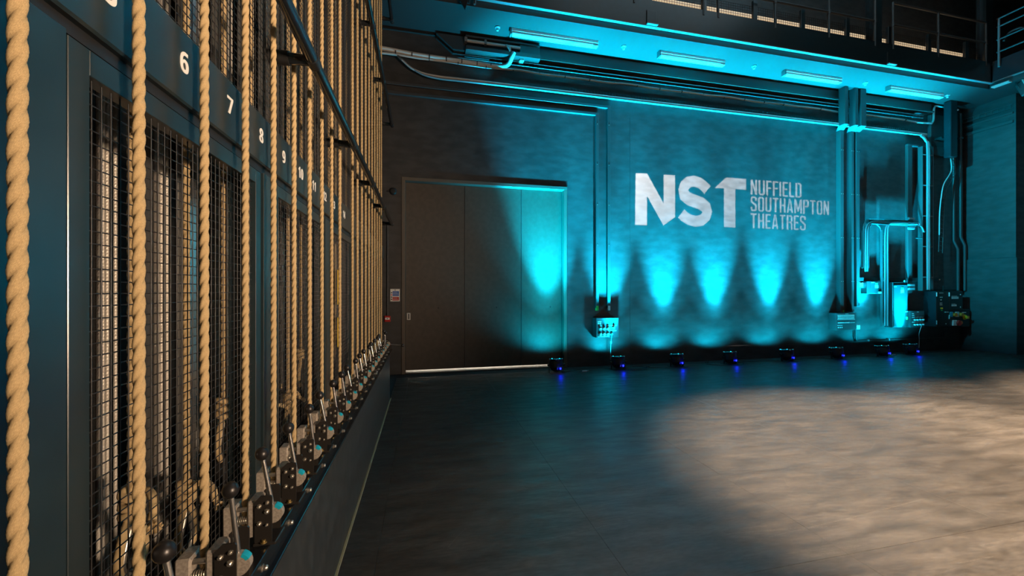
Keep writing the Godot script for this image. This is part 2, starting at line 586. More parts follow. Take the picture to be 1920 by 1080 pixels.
func gallery() -> void:
	var t := thing("gallery", "dark steel gallery running above the back wall with a cyan lit underside", "gallery", Vector3(0, 0, 0))
	box_part("soffit", M.soffit, t, Vector3(-1.28, SOFFIT, WZ), Vector3(12.66, SOFFIT + 0.09, -5.93))
	box_part("edge_strip", M.trunk, t, Vector3(-1.28, SOFFIT - 0.005, -5.935), Vector3(11.8, SOFFIT + 0.1, -5.925))
	box_part("edge_flange", M.cablegrey, t, Vector3(-1.28, SOFFIT + 0.095, -5.93), Vector3(11.86, SOFFIT + 0.11, -5.865))
	box_part("fascia", M.steel, t, Vector3(-1.28, SOFFIT + 0.11, -5.9), Vector3(11.8, 6.27, -5.875))
	box_part("deck", M.matte, t, Vector3(-1.28, 6.2, WZ), Vector3(12.66, 6.25, -5.9))
	for x in [3.72, 8.98]:
		var b := box_part("bracket", M.steel, t, Vector3(x - 0.09, SOFFIT + 0.13, -5.875), Vector3(x + 0.09, SOFFIT + 0.36, -5.86), 0.003)
		box_part("bracket_foot", M.cablegrey, b, Vector3(x - 0.1, SOFFIT + 0.11, -5.875), Vector3(x + 0.1, SOFFIT + 0.135, -5.82), 0.002)
	# side gallery that turns towards the camera
	t = thing("side_gallery", "dark steel side gallery turning forward above the right pier", "gallery")
	box_part("soffit", M.soffit, t, Vector3(11.86, SOFFIT + 0.002, -5.93), Vector3(13.4, SOFFIT + 0.09, 1.5))
	box_part("edge_strip", M.trunk, t, Vector3(11.855, SOFFIT - 0.005, -5.86), Vector3(11.865, SOFFIT + 0.1, 1.5))
	box_part("edge_flange", M.cablegrey, t, Vector3(11.8, SOFFIT + 0.095, -5.86), Vector3(11.87, SOFFIT + 0.11, 1.5))
	box_part("fascia", M.steel, t, Vector3(11.81, SOFFIT + 0.11, -5.86), Vector3(11.835, 6.27, 1.5))
	box_part("deck", M.matte, t, Vector3(11.835, 6.2, -5.9), Vector3(13.4, 6.25, 1.5))
	box_part("corner_clip", M.cablewhite, t, Vector3(11.76, SOFFIT - 0.02, -5.86), Vector3(11.86, SOFFIT + 0.01, -5.6), 0.004)
	# railings
	railing("gallery_railing", "grey tube railing along the left part of the back gallery", [[2.0, 6.2], [3.4, 6.2], [4.73, 6.2], [5.03, 6.2], [6.24, 6.2], [7.47, 6.2], [8.6, 6.2]], -5.885)
	railing("gallery_railing", "grey tube railing along the right part of the back gallery", [[9.06, 6.2], [10.28, 6.2], [11.66, 6.2]], -5.885)
	var r := thing("gallery_railing", "cyan lit tube railing of the side gallery at the far right", "railing", Vector3.ZERO, "gallery railings")
	for z in [-5.75, -4.6, -3.4]:
		tube_part("post", M.cablegrey, r, [Vector3(11.78, 6.1, z), Vector3(11.78, 7.12, z)], 0.02)
	for y in [6.42, 6.68, 6.95, 7.12]:
		tube_part("rail", M.tray, r, [Vector3(11.78, y, -5.78), Vector3(11.78, y, 1.4)], 0.018)
	tube_part("hook_rail", M.tray, r, curve([Vector3(11.82, 6.62, -5.7), Vector3(11.9, 6.78, -5.66), Vector3(11.95, 6.8, -5.52), Vector3(11.95, 6.7, -5.45)]), 0.018)
	# steel columns that pass the gallery
	for c in [[8.72, "dark steel column rising between the two gallery railings"], [11.83, "dark steel column rising at the gallery corner"]]:
		var k := thing("steel_column", c[1], "column", Vector3(c[0], 6.25, -5.97), "gallery columns")
		box_part("web", M.steel, k, Vector3(-0.012, 0, -0.09), Vector3(0.012, 3.34, 0.04))
		box_part("flange", M.steel, k, Vector3(-0.1, 0, 0.04), Vector3(0.1, 3.34, 0.055))
		box_part("flange", M.steel, k, Vector3(-0.1, 0, -0.105), Vector3(0.1, 3.34, -0.09))
	# emissive strip making the bright line behind the railing, with lights up the wall
	var b := thing("glowing_strip", "long warm glowing strip along the gallery floor behind the railing", "light", Vector3(0, 6.25, -6.2))
	box_part("tray", M.matte, b, Vector3(0.4, 0.0, -0.06), Vector3(11.7, 0.3, -0.02))
	box_part("glow_tube", M.warmglow, b, Vector3(0.5, 0.315, -0.05), Vector3(11.6, 0.385, -0.01), 0.01)
	for i in 4:
		area(b, Vector3(2.0 + 2.8 * i, 0.41, -0.03), Vector3(2.0 + 2.8 * i, 1.4, -0.33), Color(1.0, 0.86, 0.68), 0.22, Vector2(2.6, 0.05))
	var wall := thing("mesh_guard", "dark wire mesh guard in front of the glowing gallery strip", "mesh guard", Vector3(0, 0, -6.0))
	var st := S()
	for i in 8:
		bx(st, Vector3(0.4, 6.28 + i * 0.045, -0.002), Vector3(11.72, 6.285 + i * 0.045, 0.002))
	var x := 0.4
	while x < 11.7:
		bx(st, Vector3(x, 6.25, -0.006), Vector3(x + 0.004, 6.6, -0.002))
		x += 0.05
	var w := part(st, "wire_mesh", M.mesh, wall)
	w.set_meta("kind", "stuff")
	x = 1.6
	while x < 11.6:
		box_part("stanchion", M.steel, wall, Vector3(x - 0.045, 6.25, 0.004), Vector3(x + 0.045, 6.68, 0.05), 0.004)
		x += 1.07
	# battens under the gallery, switched off
	var spans := [[1.40, 2.95, "leftmost of the four"], [4.15, 5.52, "second from left of the four"], [6.90, 8.30, "third from left of the four"], [9.58, 11.12, "rightmost of the four"]]
	for s in spans:
		var f := thing("fluorescent_batten", "white fluorescent batten under the gallery, " + s[2], "batten light", Vector3(s[0], SOFFIT, -6.31), "battens under the gallery")
		var l: float = s[1] - s[0]
		box_part("spine", M.white, f, Vector3(0, -0.05, -0.045), Vector3(l, 0, 0.045), 0.006)
		st = S()
		cyl(st, Vector3(0.02, -0.075, 0), Vector3(l - 0.1, -0.075, 0), 0.042, 14)
		part(st, "diffuser", M.white, f)
		box_part("end_cap", M.offwhite, f, Vector3(l - 0.1, -0.1, -0.042), Vector3(l, -0.02, 0.042), 0.008)
		box_part("end_cap", M.cablegrey, f, Vector3(-0.012, -0.11, -0.05), Vector3(0.012, 0.0, 0.05), 0.006)
	for s in [[1.18, "detector left of the leftmost batten"], [3.45, "detector between the first and second batten"], [6.2, "detector between the second and third batten"], [8.96, "detector between the third and fourth batten"], [11.3, "detector right of the rightmost batten"]]:
		var f := thing("smoke_detector", "small round pale " + s[1] + " under the gallery", "detector", Vector3(s[0], SOFFIT, -6.31), "detectors under the gallery")
		st = S()
		lathe(st, Vector3.ZERO, Vector3.DOWN, [Vector2(0.045, 0), Vector2(0.045, 0.015), Vector2(0.025, 0.03), Vector2(0.02, 0.05), Vector2(0, 0.052)], 16)
		part(st, "head", M.cablegrey, f)
		st = S()
		cyl(st, Vector3(0, -0.045, 0), Vector3(0, -0.06, 0), 0.018, 10)
		part(st, "sensor", M.offwhite, f)
	# floodlight hung under the side gallery
	var fd := thing("gallery_floodlight", "pale boxy floodlight hung under the side gallery, switched off", "floodlight", Vector3(12.02, 5.6, -5.5))
	fd.rotation_degrees = Vector3(-18, -28, 8)
	box_part("housing", M.tray, fd, Vector3(-0.02, -0.16, -0.14), Vector3(0.46, 0.14, 0.04), 0.02)
	box_part("front_frame", M.offwhite, fd, Vector3(-0.04, -0.19, 0.04), Vector3(0.48, 0.17, 0.06), 0.008)
	box_part("glass", M.galv, fd, Vector3(0.01, -0.14, 0.06), Vector3(0.43, 0.12, 0.064))
	tube_part("yoke", M.tray, fd, [Vector3(-0.05, 0, -0.05), Vector3(-0.05, 0.24, -0.05), Vector3(0.49, 0.24, -0.05), Vector3(0.49, 0, -0.05)], 0.012, 6)
	# lamp hook at the top left
	var hk := thing("hanging_bracket", "dark hanging bracket at the gallery edge, top left", "bracket", Vector3(0.62, SOFFIT, -5.85))
	box_part("plate", M.steel, hk, Vector3(-0.1, -0.02, -0.02), Vector3(0.05, 0.4, 0.0), 0.004)
	st = S()
	prism(st, PackedVector2Array([Vector2(-0.1, 0.0), Vector2(0.02, 0.0), Vector2(-0.02, -0.13)]), -0.01, 0.03)
	part(st, "hook", M.black, hk)
	tube_part("pin", M.tray, hk, [Vector3(0.12, -0.04, 0.02), Vector3(0.14, 0.3, 0.02)], 0.02)

func railing(called: String, label: String, posts: Array, z: float) -> void:
	var t := thing(called, label, "railing", Vector3.ZERO, "gallery railings")
	for p in posts:
		tube_part("post", M.tray, t, [Vector3(p[0], p[1] - 0.02, z), Vector3(p[0], 7.11, z)], 0.022)
	for y in [7.1, 6.67]:
		tube_part("rail", M.tray, t, [Vector3(posts[0][0], y, z), Vector3(posts[-1][0], y, z)], 0.02)
	for p in posts:
		var st := S()
		cyl(st, Vector3(p[0], 6.63, z), Vector3(p[0], 6.71, z), 0.03, 10)
		part(st, "clamp", M.tray, t)

# ---------------------------------------------------------------- the dock door
func door() -> void:
	var d := Node3D.new()
	d.name = "door_1"
	add_child(d)
	d.set_meta("kind", "structure")
	tag(d, "tall dark three-leaf dock door in the back wall", "")
	var z := WZ - 0.11
	box_part("frame_jamb", M.frame_wood, d, Vector3(-0.366, 0, WZ - 0.2), Vector3(-0.305, 3.245, WZ + 0.015), 0.004)
	box_part("frame_jamb", M.frame_wood, d, Vector3(2.503, 0, WZ - 0.2), Vector3(2.564, 3.245, WZ + 0.015), 0.004)
	box_part("frame_head", M.frame_wood, d, Vector3(-0.366, 3.245, WZ - 0.2), Vector3(2.564, 3.305, WZ + 0.015), 0.004)
	box_part("threshold", M.trunk, d, Vector3(-0.305, -0.005, WZ - 0.5), Vector3(2.503, 0.012, WZ - 0.01))
	var xs := [-0.303, 0.703, 1.73, 2.501]
	var holes := [0.243, 1.267, 2.278]
	for i in 3:
		var l := box_part("leaf", M.door, d, Vector3(xs[i] + 0.002, 0.04, z - 0.05), Vector3(xs[i + 1] - 0.002, 3.243, z), 0.003)
		var st := S()
		cyl(st, Vector3(holes[i], 1.1, z - 0.005), Vector3(holes[i], 1.1, z + 0.003), 0.014, 10)
		part(st, "spyhole", M.black, l)
		bx_edge(l, xs[i], xs[i + 1], z)
	for x in [-0.303, 0.703, 1.73, 2.501]:
		box_part("added_light_stop", M.black, d, Vector3(maxf(x - 0.04, -0.305), 0.04, z - 0.07), Vector3(minf(x + 0.04, 2.503), 3.244, z - 0.051))  # added behind the seams to stop light leaking through
	var h := box_part("pull_plate", M.offwhite, d, Vector3(-0.285, 0.9, z), Vector3(-0.225, 1.02, z + 0.012), 0.004)
	box_part("pull_slot", M.black, h, Vector3(-0.262, 0.915, z + 0.012), Vector3(-0.245, 1.005, z + 0.014))
	# unseen lamp and pale enclosure, standing in for daylight under the leaves
	var st2 := S()
	bx(st2, Vector3(-1.5, -0.15, -9.0), Vector3(4.0, 0.0, WZ - 0.4))
	struct(st2, "floor_outside", M.offwhite, "pale ground slab outside the dock door under an unseen lamp")
	st2 = S()
	bx(st2, Vector3(-1.5, 0, -9.2), Vector3(4.0, 3.4, -9.0))
	bx(st2, Vector3(-1.5, 3.4, -9.2), Vector3(4.0, 3.6, WZ - 0.4))
	bx(st2, Vector3(-1.7, 0, -9.2), Vector3(-1.5, 3.6, WZ - 0.4))
	bx(st2, Vector3(4.0, 0, -9.2), Vector3(4.2, 3.6, WZ - 0.4))
	struct(st2, "wall_outside", M.offwhite, "pale unseen enclosure around the lamp outside the dock door")
	var c := thing("unseen_door_light", "unseen light panel outside the dock door, lighting the gap under it", "light", Vector3(1.1, 3.37, -8.0))
	box_part("glow_panel", M.whitelamp, c, Vector3(-0.6, -0.06, -0.15), Vector3(0.6, 0, 0.15))
	area(c, Vector3(0, -0.075, 0), Vector3(0, -1, 0.0), Color(1, 0.95, 0.88), 55.0, Vector2(1.2, 0.3))

func bx_edge(l: Node, a: float, b: float, z: float) -> void:
	# slim cover beads on both edges of a leaf
	box_part("edge_bead", M.frame_wood, l, Vector3(a + 0.003, 0.045, z), Vector3(a + 0.009, 3.24, z + 0.003))
	box_part("edge_bead", M.trunk, l, Vector3(b - 0.009, 0.045, z), Vector3(b - 0.003, 3.24, z + 0.003))

# ---------------------------------------------------------------- the counterweight wall
func pz(j: int) -> float:
	return -0.64 - 0.8 * j

func zk(k: int) -> float:
	return -(0.5755 + 0.2 * k)

const NUM := ["three", "four", "five", "six", "seven", "eight", "nine", "ten", "eleven", "twelve", "thirteen", "fourteen"]
const NTH := ["first", "second", "third", "fourth", "fifth", "sixth", "seventh", "eighth", "ninth", "tenth"]

func line_name(k: int) -> String:      # lines 4 to 14 stand by their painted numbers, the rest are counted from the gap in the row
	if k <= 10: return "at number " + NUM[k + 1]
	return "%s beyond the rope gap" % NTH[k - 11]

func wire_mesh(z0: float, z1: float, y0: float, y1: float, x: float, pitch: float, r: float) -> SurfaceTool:
	var st := S()
	var n := int(round((z0 - z1) / pitch))
	for i in n + 1:
		var z := z0 + (z1 - z0) * i / n
		bar(st, Vector3(x + r * 0.5, y0, z), Vector3(x + r * 0.5, y1, z), r)
	n = int(round((y1 - y0) / pitch))
	for i in n + 1:
		var y := y0 + (y1 - y0) * i / n
		bar(st, Vector3(x - r * 0.5, y, z0), Vector3(x - r * 0.5, y, z1), r)
	return st

func bar(st: SurfaceTool, a: Vector3, b: Vector3, r: float) -> void:
	cyl(st, a, b, r, 5, -1.0, false)

func number(text: String, at: Vector3, h: float, parent: Node, m: Material) -> void:
	var tm := TextMesh.new()
	var f := SystemFont.new()
	f.font_names = PackedStringArray(["Droid Sans"])
	f.font_weight = 700
	tm.font = f
	tm.text = text
	tm.font_size = 48
	tm.pixel_size = h / (48.0 * 0.714)
	tm.depth = 0.001
	tm.horizontal_alignment = HORIZONTAL_ALIGNMENT_CENTER
	tm.vertical_alignment = VERTICAL_ALIGNMENT_CENTER
	var o := inst(tm, "number", m, parent)
	o.position = at
	o.rotation.y = PI / 2

func counterweight_wall() -> void:
	# number beam with its channel
	var b := thing("number_beam", "blue-black steel beam carrying the white line numbers", "beam")
	box_part("face_plate", M.steel, b, Vector3(-0.545, 1.797, 1.2), Vector3(-0.494, 1.95, -5.2), 0.004)
	box_part("channel", M.black, b, Vector3(-0.56, 1.776, 1.2), Vector3(-0.508, 1.797, -5.2))
	for n in range(5, 15):
		var z := zk(n - 4) + 0.02
		if n == 14: z -= 0.09
		number(str(n), Vector3(-0.4932, 1.881, z), 0.043, b, M.white)
	# posts, mesh doors below the beam and mesh guards above
	for j in range(-1, 6):
		var p := thing("frame_post", "blue-black steel post of the counterweight frame, %s along the wall" % NTH[j + 1], "post", Vector3(0, 0, pz(j)), "counterweight frame posts")
		box_part("lower_post", M.steel, p, Vector3(-0.6, 0.2, -0.047), Vector3(-0.5, 1.776, 0.047), 0.001)
		box_part("upper_post", M.matte, p, Vector3(-0.82, 1.776, -0.025), Vector3(-0.74, 6.75, 0.025), 0.004)
		if j >= 5: continue
		var where := "between the %s and %s post" % [NTH[j + 1], NTH[j + 2]]
		var z0 := pz(j) - 0.056
		var z1 := pz(j + 1) + 0.056
		var d := thing("mesh_door", "black wire mesh door in a blue-black frame under the number beam, " + where, "mesh door", Vector3.ZERO, "mesh doors")
		box_part("stile", M.steel, d, Vector3(-0.535, 0.62, z0), Vector3(-0.505, 1.773, z0 - 0.038), 0.001)
		box_part("stile", M.steel, d, Vector3(-0.535, 0.62, z1), Vector3(-0.505, 1.773, z1 + 0.038), 0.001)
		box_part("top_rail", M.steel, d, Vector3(-0.535, 1.733, z0 - 0.038), Vector3(-0.505, 1.773, z1 + 0.038), 0.001)
		box_part("bottom_rail", M.steel, d, Vector3(-0.535, 0.62, z0 - 0.038), Vector3(-0.505, 0.66, z1 + 0.038), 0.001)
		var w := part(wire_mesh(z0 - 0.036, z1 + 0.036, 0.655, 1.735, -0.516, 0.02, 0.0012), "wire_mesh", M.mesh, d)
		w.set_meta("kind", "stuff")
		var g := thing("mesh_guard", "black wire mesh guard above the number beam, " + where, "mesh guard", Vector3.ZERO, "mesh guards above the beam")
		w = part(wire_mesh(pz(j), pz(j + 1), 1.95, 6.6, -0.512, 0.02, 0.0012), "wire_mesh", M.mesh, g)
		w.set_meta("kind", "stuff")
		for y in [4.1, 6.6]:
			box_part("cross_bar", M.matte, g, Vector3(-0.55, y - 0.02, pz(j)), Vector3(-0.514, y + 0.02, pz(j + 1)))
	# handrails
	for h in [[2.205, "lowest"], [3.4, "middle"], [4.66, "topmost"]]:
		var t := thing("handrail", "black glossy tube handrail on stub brackets before the ropes, %s of three" % h[1], "handrail", Vector3(0, h[0], 0), "handrails")
		tube_part("tube", M.rail_paint, t, [Vector3(-0.379, 0, 1.2), Vector3(-0.379, 0, -4.95)], 0.0205, 16)
		for j in range(0, 6):
			var z := pz(j) - 0.05
			if j == 5: z = -4.9
			var st := S()
			cyl(st, Vector3(-0.52, 0, z), Vector3(-0.385, 0, z), 0.019, 14)
			var br := part(st, "bracket", M.rail_paint, t)
			st = S()
			cyl(st, Vector3(-0.52, 0, z), Vector3(-0.455, 0, z), 0.024, 14)
			part(st, "collar", M.black, br)
			st = S()
			cyl(st, Vector3(-0.379, 0, z - 0.025), Vector3(-0.379, 0, z + 0.025), 0.0225, 14)
			part(st, "sleeve", M.black, br)
	# plinth and locking rail
	var pl := thing("lock_rail_plinth", "dark scuffed plinth panel under the row of rope locks", "plinth")
	box_part("panel", M.plinth, pl, Vector3(-0.46, 0.0, 1.5), Vector3(-0.429, 0.6, -5.25), 0.004)
	box_part("end_panel", M.plinth, pl, Vector3(-0.75, 0.0, -5.25), Vector3(-0.43, 0.6, -5.22), 0.003)
	var r := thing("locking_rail", "long glossy black steel rail that carries the rope locks", "rail")
	box_part("top_flange", M.rail_paint, r, Vector3(-0.462, 0.722, 1.5), Vector3(-0.394, 0.732, -5.2), 0.002)
	box_part("web", M.rail_paint, r, Vector3(-0.412, 0.655, 1.5), Vector3(-0.404, 0.722, -5.2), 0.002)
	box_part("lower_angle", M.rail_paint, r, Vector3(-0.44, 0.648, 1.5), Vector3(-0.39, 0.656, -5.2), 0.002)
	box_part("base_angle", M.rail_paint, r, Vector3(-0.442, 0.6, 1.5), Vector3(-0.421, 0.648, -5.2), 0.003)
	box_part("rear_rail", M.rail_paint, r, Vector3(-0.5, 0.7, 1.5), Vector3(-0.478, 0.722, -5.2), 0.002)
	var bolt := S()
	lathe(bolt, Vector3.ZERO, Vector3.RIGHT, [Vector2(0.0095, 0), Vector2(0.0095, 0.002), Vector2(0.007, 0.002), Vector2(0.007, 0.01), Vector2(0.005, 0.013), Vector2(0, 0.014)], 8)
	var bm := bolt.commit()
	for k in range(-1, 22):
		for y in [0.69, 0.625]:
			var o := inst(bm, "bolt", M.zinc, r)
			o.position = Vector3(-0.404 if y > 0.65 else -0.421, y, zk(k) + 0.06)
	# cross brackets that tie the rail to the plinth
	for k in range(-1, 21):
		box_part("tie_bracket", M.rail_paint, r, Vector3(-0.43, 0.6, zk(k) + 0.045), Vector3(-0.418, 0.722, zk(k) + 0.075), 0.002)
	# yellow tags
	for y in [[1.32, 1.52, "upper"], [1.075, 1.245, "lower"]]:
		var t := thing("yellow_tag", "%s of two upright yellow warning tags behind the ropes by the gap" % y[2], "sign", Vector3(-0.486, 0, -2.47), "yellow tags")
		box_part("plate", M.yellow, t, Vector3(0, y[0], -0.035), Vector3(0.003, y[1], 0.06), 0.001)
		for i in 6:
			var yy: float = y[0] + 0.02 + i * (y[1] - y[0] - 0.04) / 6.0
			box_part("lettering", M.red, t, Vector3(0.003, yy, 0.012), Vector3(0.0036, yy + 0.014, 0.024))
	# red call point, notice and its conduit on the back wall
	var cp := thing("fire_call_point", "small red fire call point on the wall left of the dock door", "call point", Vector3(-0.59, 0.935, WZ))
	box_part("case", M.red, cp, Vector3(-0.048, -0.05, 0), Vector3(0.048, 0.05, 0.04), 0.006)
	box_part("window", M.white, cp, Vector3(-0.036, -0.014, 0.04), Vector3(0.036, 0.02, 0.043), 0.002)
	box_part("mark", M.matte, cp, Vector3(-0.012, -0.002, 0.043), Vector3(0.012, 0.01, 0.044))
	tube_part("conduit", M.trunk, cp, [Vector3(0, 0.05, 0.02), Vector3(0, 1.6, 0.02)], 0.012)
	var sg := thing("fire_notice", "white, blue and red fire action notice left of the dock door", "sign", Vector3(-0.47, 1.325, WZ))
	box_part("plate", M.white, sg, Vector3(-0.076, -0.103, 0), Vector3(0.076, 0.103, 0.006), 0.001)
	box_part("blue_block", M.blue, sg, Vector3(-0.04, -0.015, 0.006), Vector3(0.062, 0.066, 0.007))
	box_part("red_block", M.red, sg, Vector3(-0.04, -0.088, 0.006), Vector3(0.062, -0.03, 0.007))
	for i in 3:
		box_part("text_line", M.white, sg, Vector3(-0.036, 0.004 + i * 0.02, 0.007), Vector3(0.058 - 0.008 * i, 0.008 + i * 0.02, 0.0075))
	for i in 2:
		box_part("text_line", M.white, sg, Vector3(-0.036, -0.074 + i * 0.022, 0.007), Vector3(0.05 - 0.012 * i, -0.069 + i * 0.022, 0.0075))
	for i in 4:
		box_part("pictogram", M.matte if i != 2 else M.red, sg, Vector3(-0.066, -0.078 + i * 0.036, 0.006), Vector3(-0.047, -0.058 + i * 0.036, 0.007))
	box_part("heading", M.matte, sg, Vector3(-0.012, 0.08, 0.006), Vector3(0.012, 0.09, 0.007))
	var pd := thing("wall_button", "small round black button on the wall above the call point", "button", Vector3(-0.5, 3.05, WZ))
	var st2 := S()
	lathe(st2, Vector3.ZERO, Vector3.BACK, [Vector2(0.06, 0), Vector2(0.06, 0.03), Vector2(0.04, 0.05), Vector2(0, 0.052)], 16)
	part(st2, "dome", M.black, pd)
	box_part("stem", M.black, pd, Vector3(-0.1, -0.012, 0.01), Vector3(0, 0.012, 0.03))

# ---------------------------------------------------------------- ropes, cables and locks
func rope_mesh(length: float, r: float, lay: float, per_lay := 16, around := 18) -> ArrayMesh:
	var st := S()
	var n := int(length / lay * per_lay)
	var d := r * 0.4
	var rs := r * 0.6
	for i in n + 1:
		var y := length * i / n
		var tw := TAU * y / lay
		for k in around + 1:
			var f := TAU * k / around
			var psi := fposmod(f, TAU / 3) - TAU / 6
			var rr := d * cos(psi) + sqrt(maxf(rs * rs - d * d * sin(psi) * sin(psi), 0.0))
			st.set_uv(Vector2(3.0 * k / around, y / lay * 3.0 + 0.5 * psi))
			st.add_vertex(Vector3(cos(f - tw) * rr, y, sin(f - tw) * rr))
	for i in n:
		for k in around:
			var a := i * (around + 1) + k
			var b := a + around + 1
			for q in [a, a + 1, b, a + 1, b + 1, b]:
				st.add_index(q)
	st.generate_normals()
	st.generate_tangents()
	return st.commit()

func wire_rope_mesh(length: float, r: float) -> ArrayMesh:    # six round strands laid up in a helix
	var st := S()
	var lay := 0.05
	var around := 18
	var n := int(length / lay * 9)
	var d := r * 0.62
	var rs := r * 0.38
	for i in n + 1:
		var y := length * i / n
		var tw := TAU * y / lay
		for k in around + 1:
			var f := TAU * k / around
			var psi := fposmod(f, TAU / 6) - TAU / 12
			var rr := d * cos(psi) + sqrt(maxf(rs * rs - d * d * sin(psi) * sin(psi), 0.0))
			st.add_vertex(Vector3(cos(f - tw) * rr, y, sin(f - tw) * rr))
	for i in n:
		for k in around:
			var a := i * (around + 1) + k
			var b := a + around + 1
			for q in [a, a + 1, b, a + 1, b + 1, b]:
				st.add_index(q)
	st.generate_normals()
	return st.commit()

func rope_tail(pts: Array, r: float) -> SurfaceTool:
	var st := S()
	tube(st, curve(pts, 5), r, 8)
	return st

func rope_lines() -> void:
	var hand := rope_mesh(6.25, 0.0089, 0.083)
	var back := rope_mesh(5.75, 0.0085, 0.08, 12, 12)
	var wire := wire_rope_mesh(6.2, 0.0045)
	# parts shared by the tied end of every return rope
	var knot := S()
	for i in 3:
		var ring := []
		for a in 13:
			var t := TAU * a / 12.0
			ring.append(Vector3(cos(t) * 0.016, 0.02 * i + 0.006 * sin(t + i), sin(t) * 0.016))
		tube(knot, ring, 0.0085, 8)
	var knot_mesh := knot.commit()
	var tail := S()
	tube(tail, curve([Vector3(0.0, 0.02, 0.0), Vector3(0.02, 0.045, 0.025), Vector3(0.025, 0.03, 0.06), Vector3(0.02, 0.0, 0.075)], 4), 0.0085, 8)
	for i in 9:
		var a := TAU * i / 9.0
		tube(tail, [Vector3(0.02, 0.0, 0.075), Vector3(0.02 + cos(a) * 0.012, -0.012 + sin(a) * 0.01, 0.095)], 0.003, 5)
	var tail_mesh := tail.commit()
	var eye := S()
	tube(eye, curve([Vector3(0, 0.0, 0), Vector3(0, -0.05, 0.03), Vector3(0, -0.11, 0.038), Vector3(0, -0.15, 0.0), Vector3(0, -0.11, -0.038), Vector3(0, -0.05, -0.03), Vector3(0, 0.0, 0)], 5), 0.0085, 8)
	var eye_mesh := eye.commit()
	var thimble := S()
	tube(thimble, curve([Vector3(0, -0.03, 0), Vector3(0, -0.07, 0.02), Vector3(0, -0.11, 0.026), Vector3(0, -0.137, 0.0), Vector3(0, -0.11, -0.026), Vector3(0, -0.07, -0.02), Vector3(0, -0.03, 0)], 5), 0.006, 8)
	var thimble_mesh := thimble.commit()
	var lock0: Node3D = null
	for k in range(-1, 21):
		var z := zk(k)
		var who := line_name(k)
		# track and guides behind
		var g := thing("guide_rail", "upright steel guide rail behind the mesh " + who, "guide rail", Vector3(-0.70, 0.25, z - 0.015), "guide rails")
		box_part("flange", M.galv, g, Vector3(0.0, 0, -0.02), Vector3(0.004, 6.3, 0.02), 0.001)
		box_part("web", M.galv, g, Vector3(-0.035, 0, -0.002), Vector3(0.0, 6.3, 0.002))
		var jg := thing("arbor_channel", "upright black arbor channel behind the mesh " + who, "channel", Vector3(-0.84, 0.25, z - 0.06), "arbor channels")
		box_part("web", M.black, jg, Vector3(-0.02, 0, -0.024), Vector3(-0.016, 6.3, 0.024))
		box_part("flange", M.black, jg, Vector3(-0.02, 0, 0.02), Vector3(0.014, 6.3, 0.024))
		box_part("flange", M.black, jg, Vector3(-0.02, 0, -0.024), Vector3(0.014, 6.3, -0.02))
		for dz in [-0.138, -0.151, -0.164, -0.190]:
			var w := inst(wire, "wire_rope", M.wire, self)
			w.position = Vector3(-0.75, 0.3, z + dz)
			tag(w, "thin stranded steel wire rope behind the mesh " + who, "wire rope", "steel wire ropes " + who)
		# return rope with its tied end
		var yk := 0.95 + 0.12 * sin(k * 1.7)
		var rr := thing("return_rope", "tan return rope behind the mesh, knotted at its lower end, " + who, "rope", Vector3(-0.62, yk, z - 0.035), "return ropes")
		var ln := inst(back, "line", M.rope, rr)
		ln.position = Vector3(0, 0.0, 0)
		ln.rotation.y = k
		var kn := inst(knot_mesh, "knot", M.rope, rr)
		kn.rotation.y = k * 0.9
		var tl := inst(tail_mesh, "tail", M.rope, rr)
		tl.rotation.y = k * 0.35
		inst(eye_mesh, "eye", M.rope, rr)
		inst(thimble_mesh, "thimble", M.zinc, rr)
		box_part("shackle_plate", M.black, rr, Vector3(-0.015, -0.3, -0.022), Vector3(0.012, -0.13, 0.022), 0.004)
		# hand rope and its lock
		if k != 10:
			var h := inst(hand, "hand_rope", M.rope, self)
			h.position = Vector3(XR, 0.5, z)
			h.rotation.y = k * 2.1
			tag(h, "thick tan twisted hand rope before the mesh " + who, "rope", "hand ropes")
		var l: Node3D
		if lock0 == null:
			lock0 = make_lock()
			l = lock0
		else:
			l = lock0.duplicate()
			l.name = nm("rope_lock")
			add_child(l)
		l.position = Vector3(XR, 0.735, z)
		var state := ", lever thrown down towards the stage" if k == 20 else ""
		l.set_meta("label", "rope lock with an upright black ball lever " + who if k < 20 else "rope lock " + who + state)
		var lever: Node3D = l.get_node("lever")
		lever.rotation.z = deg_to_rad(8.5 + 2.5 * sin(k * 2.3)) if k < 20 else deg_to_rad(-98.0)
		if k == 18: lever.rotation.z = deg_to_rad(-4.0)

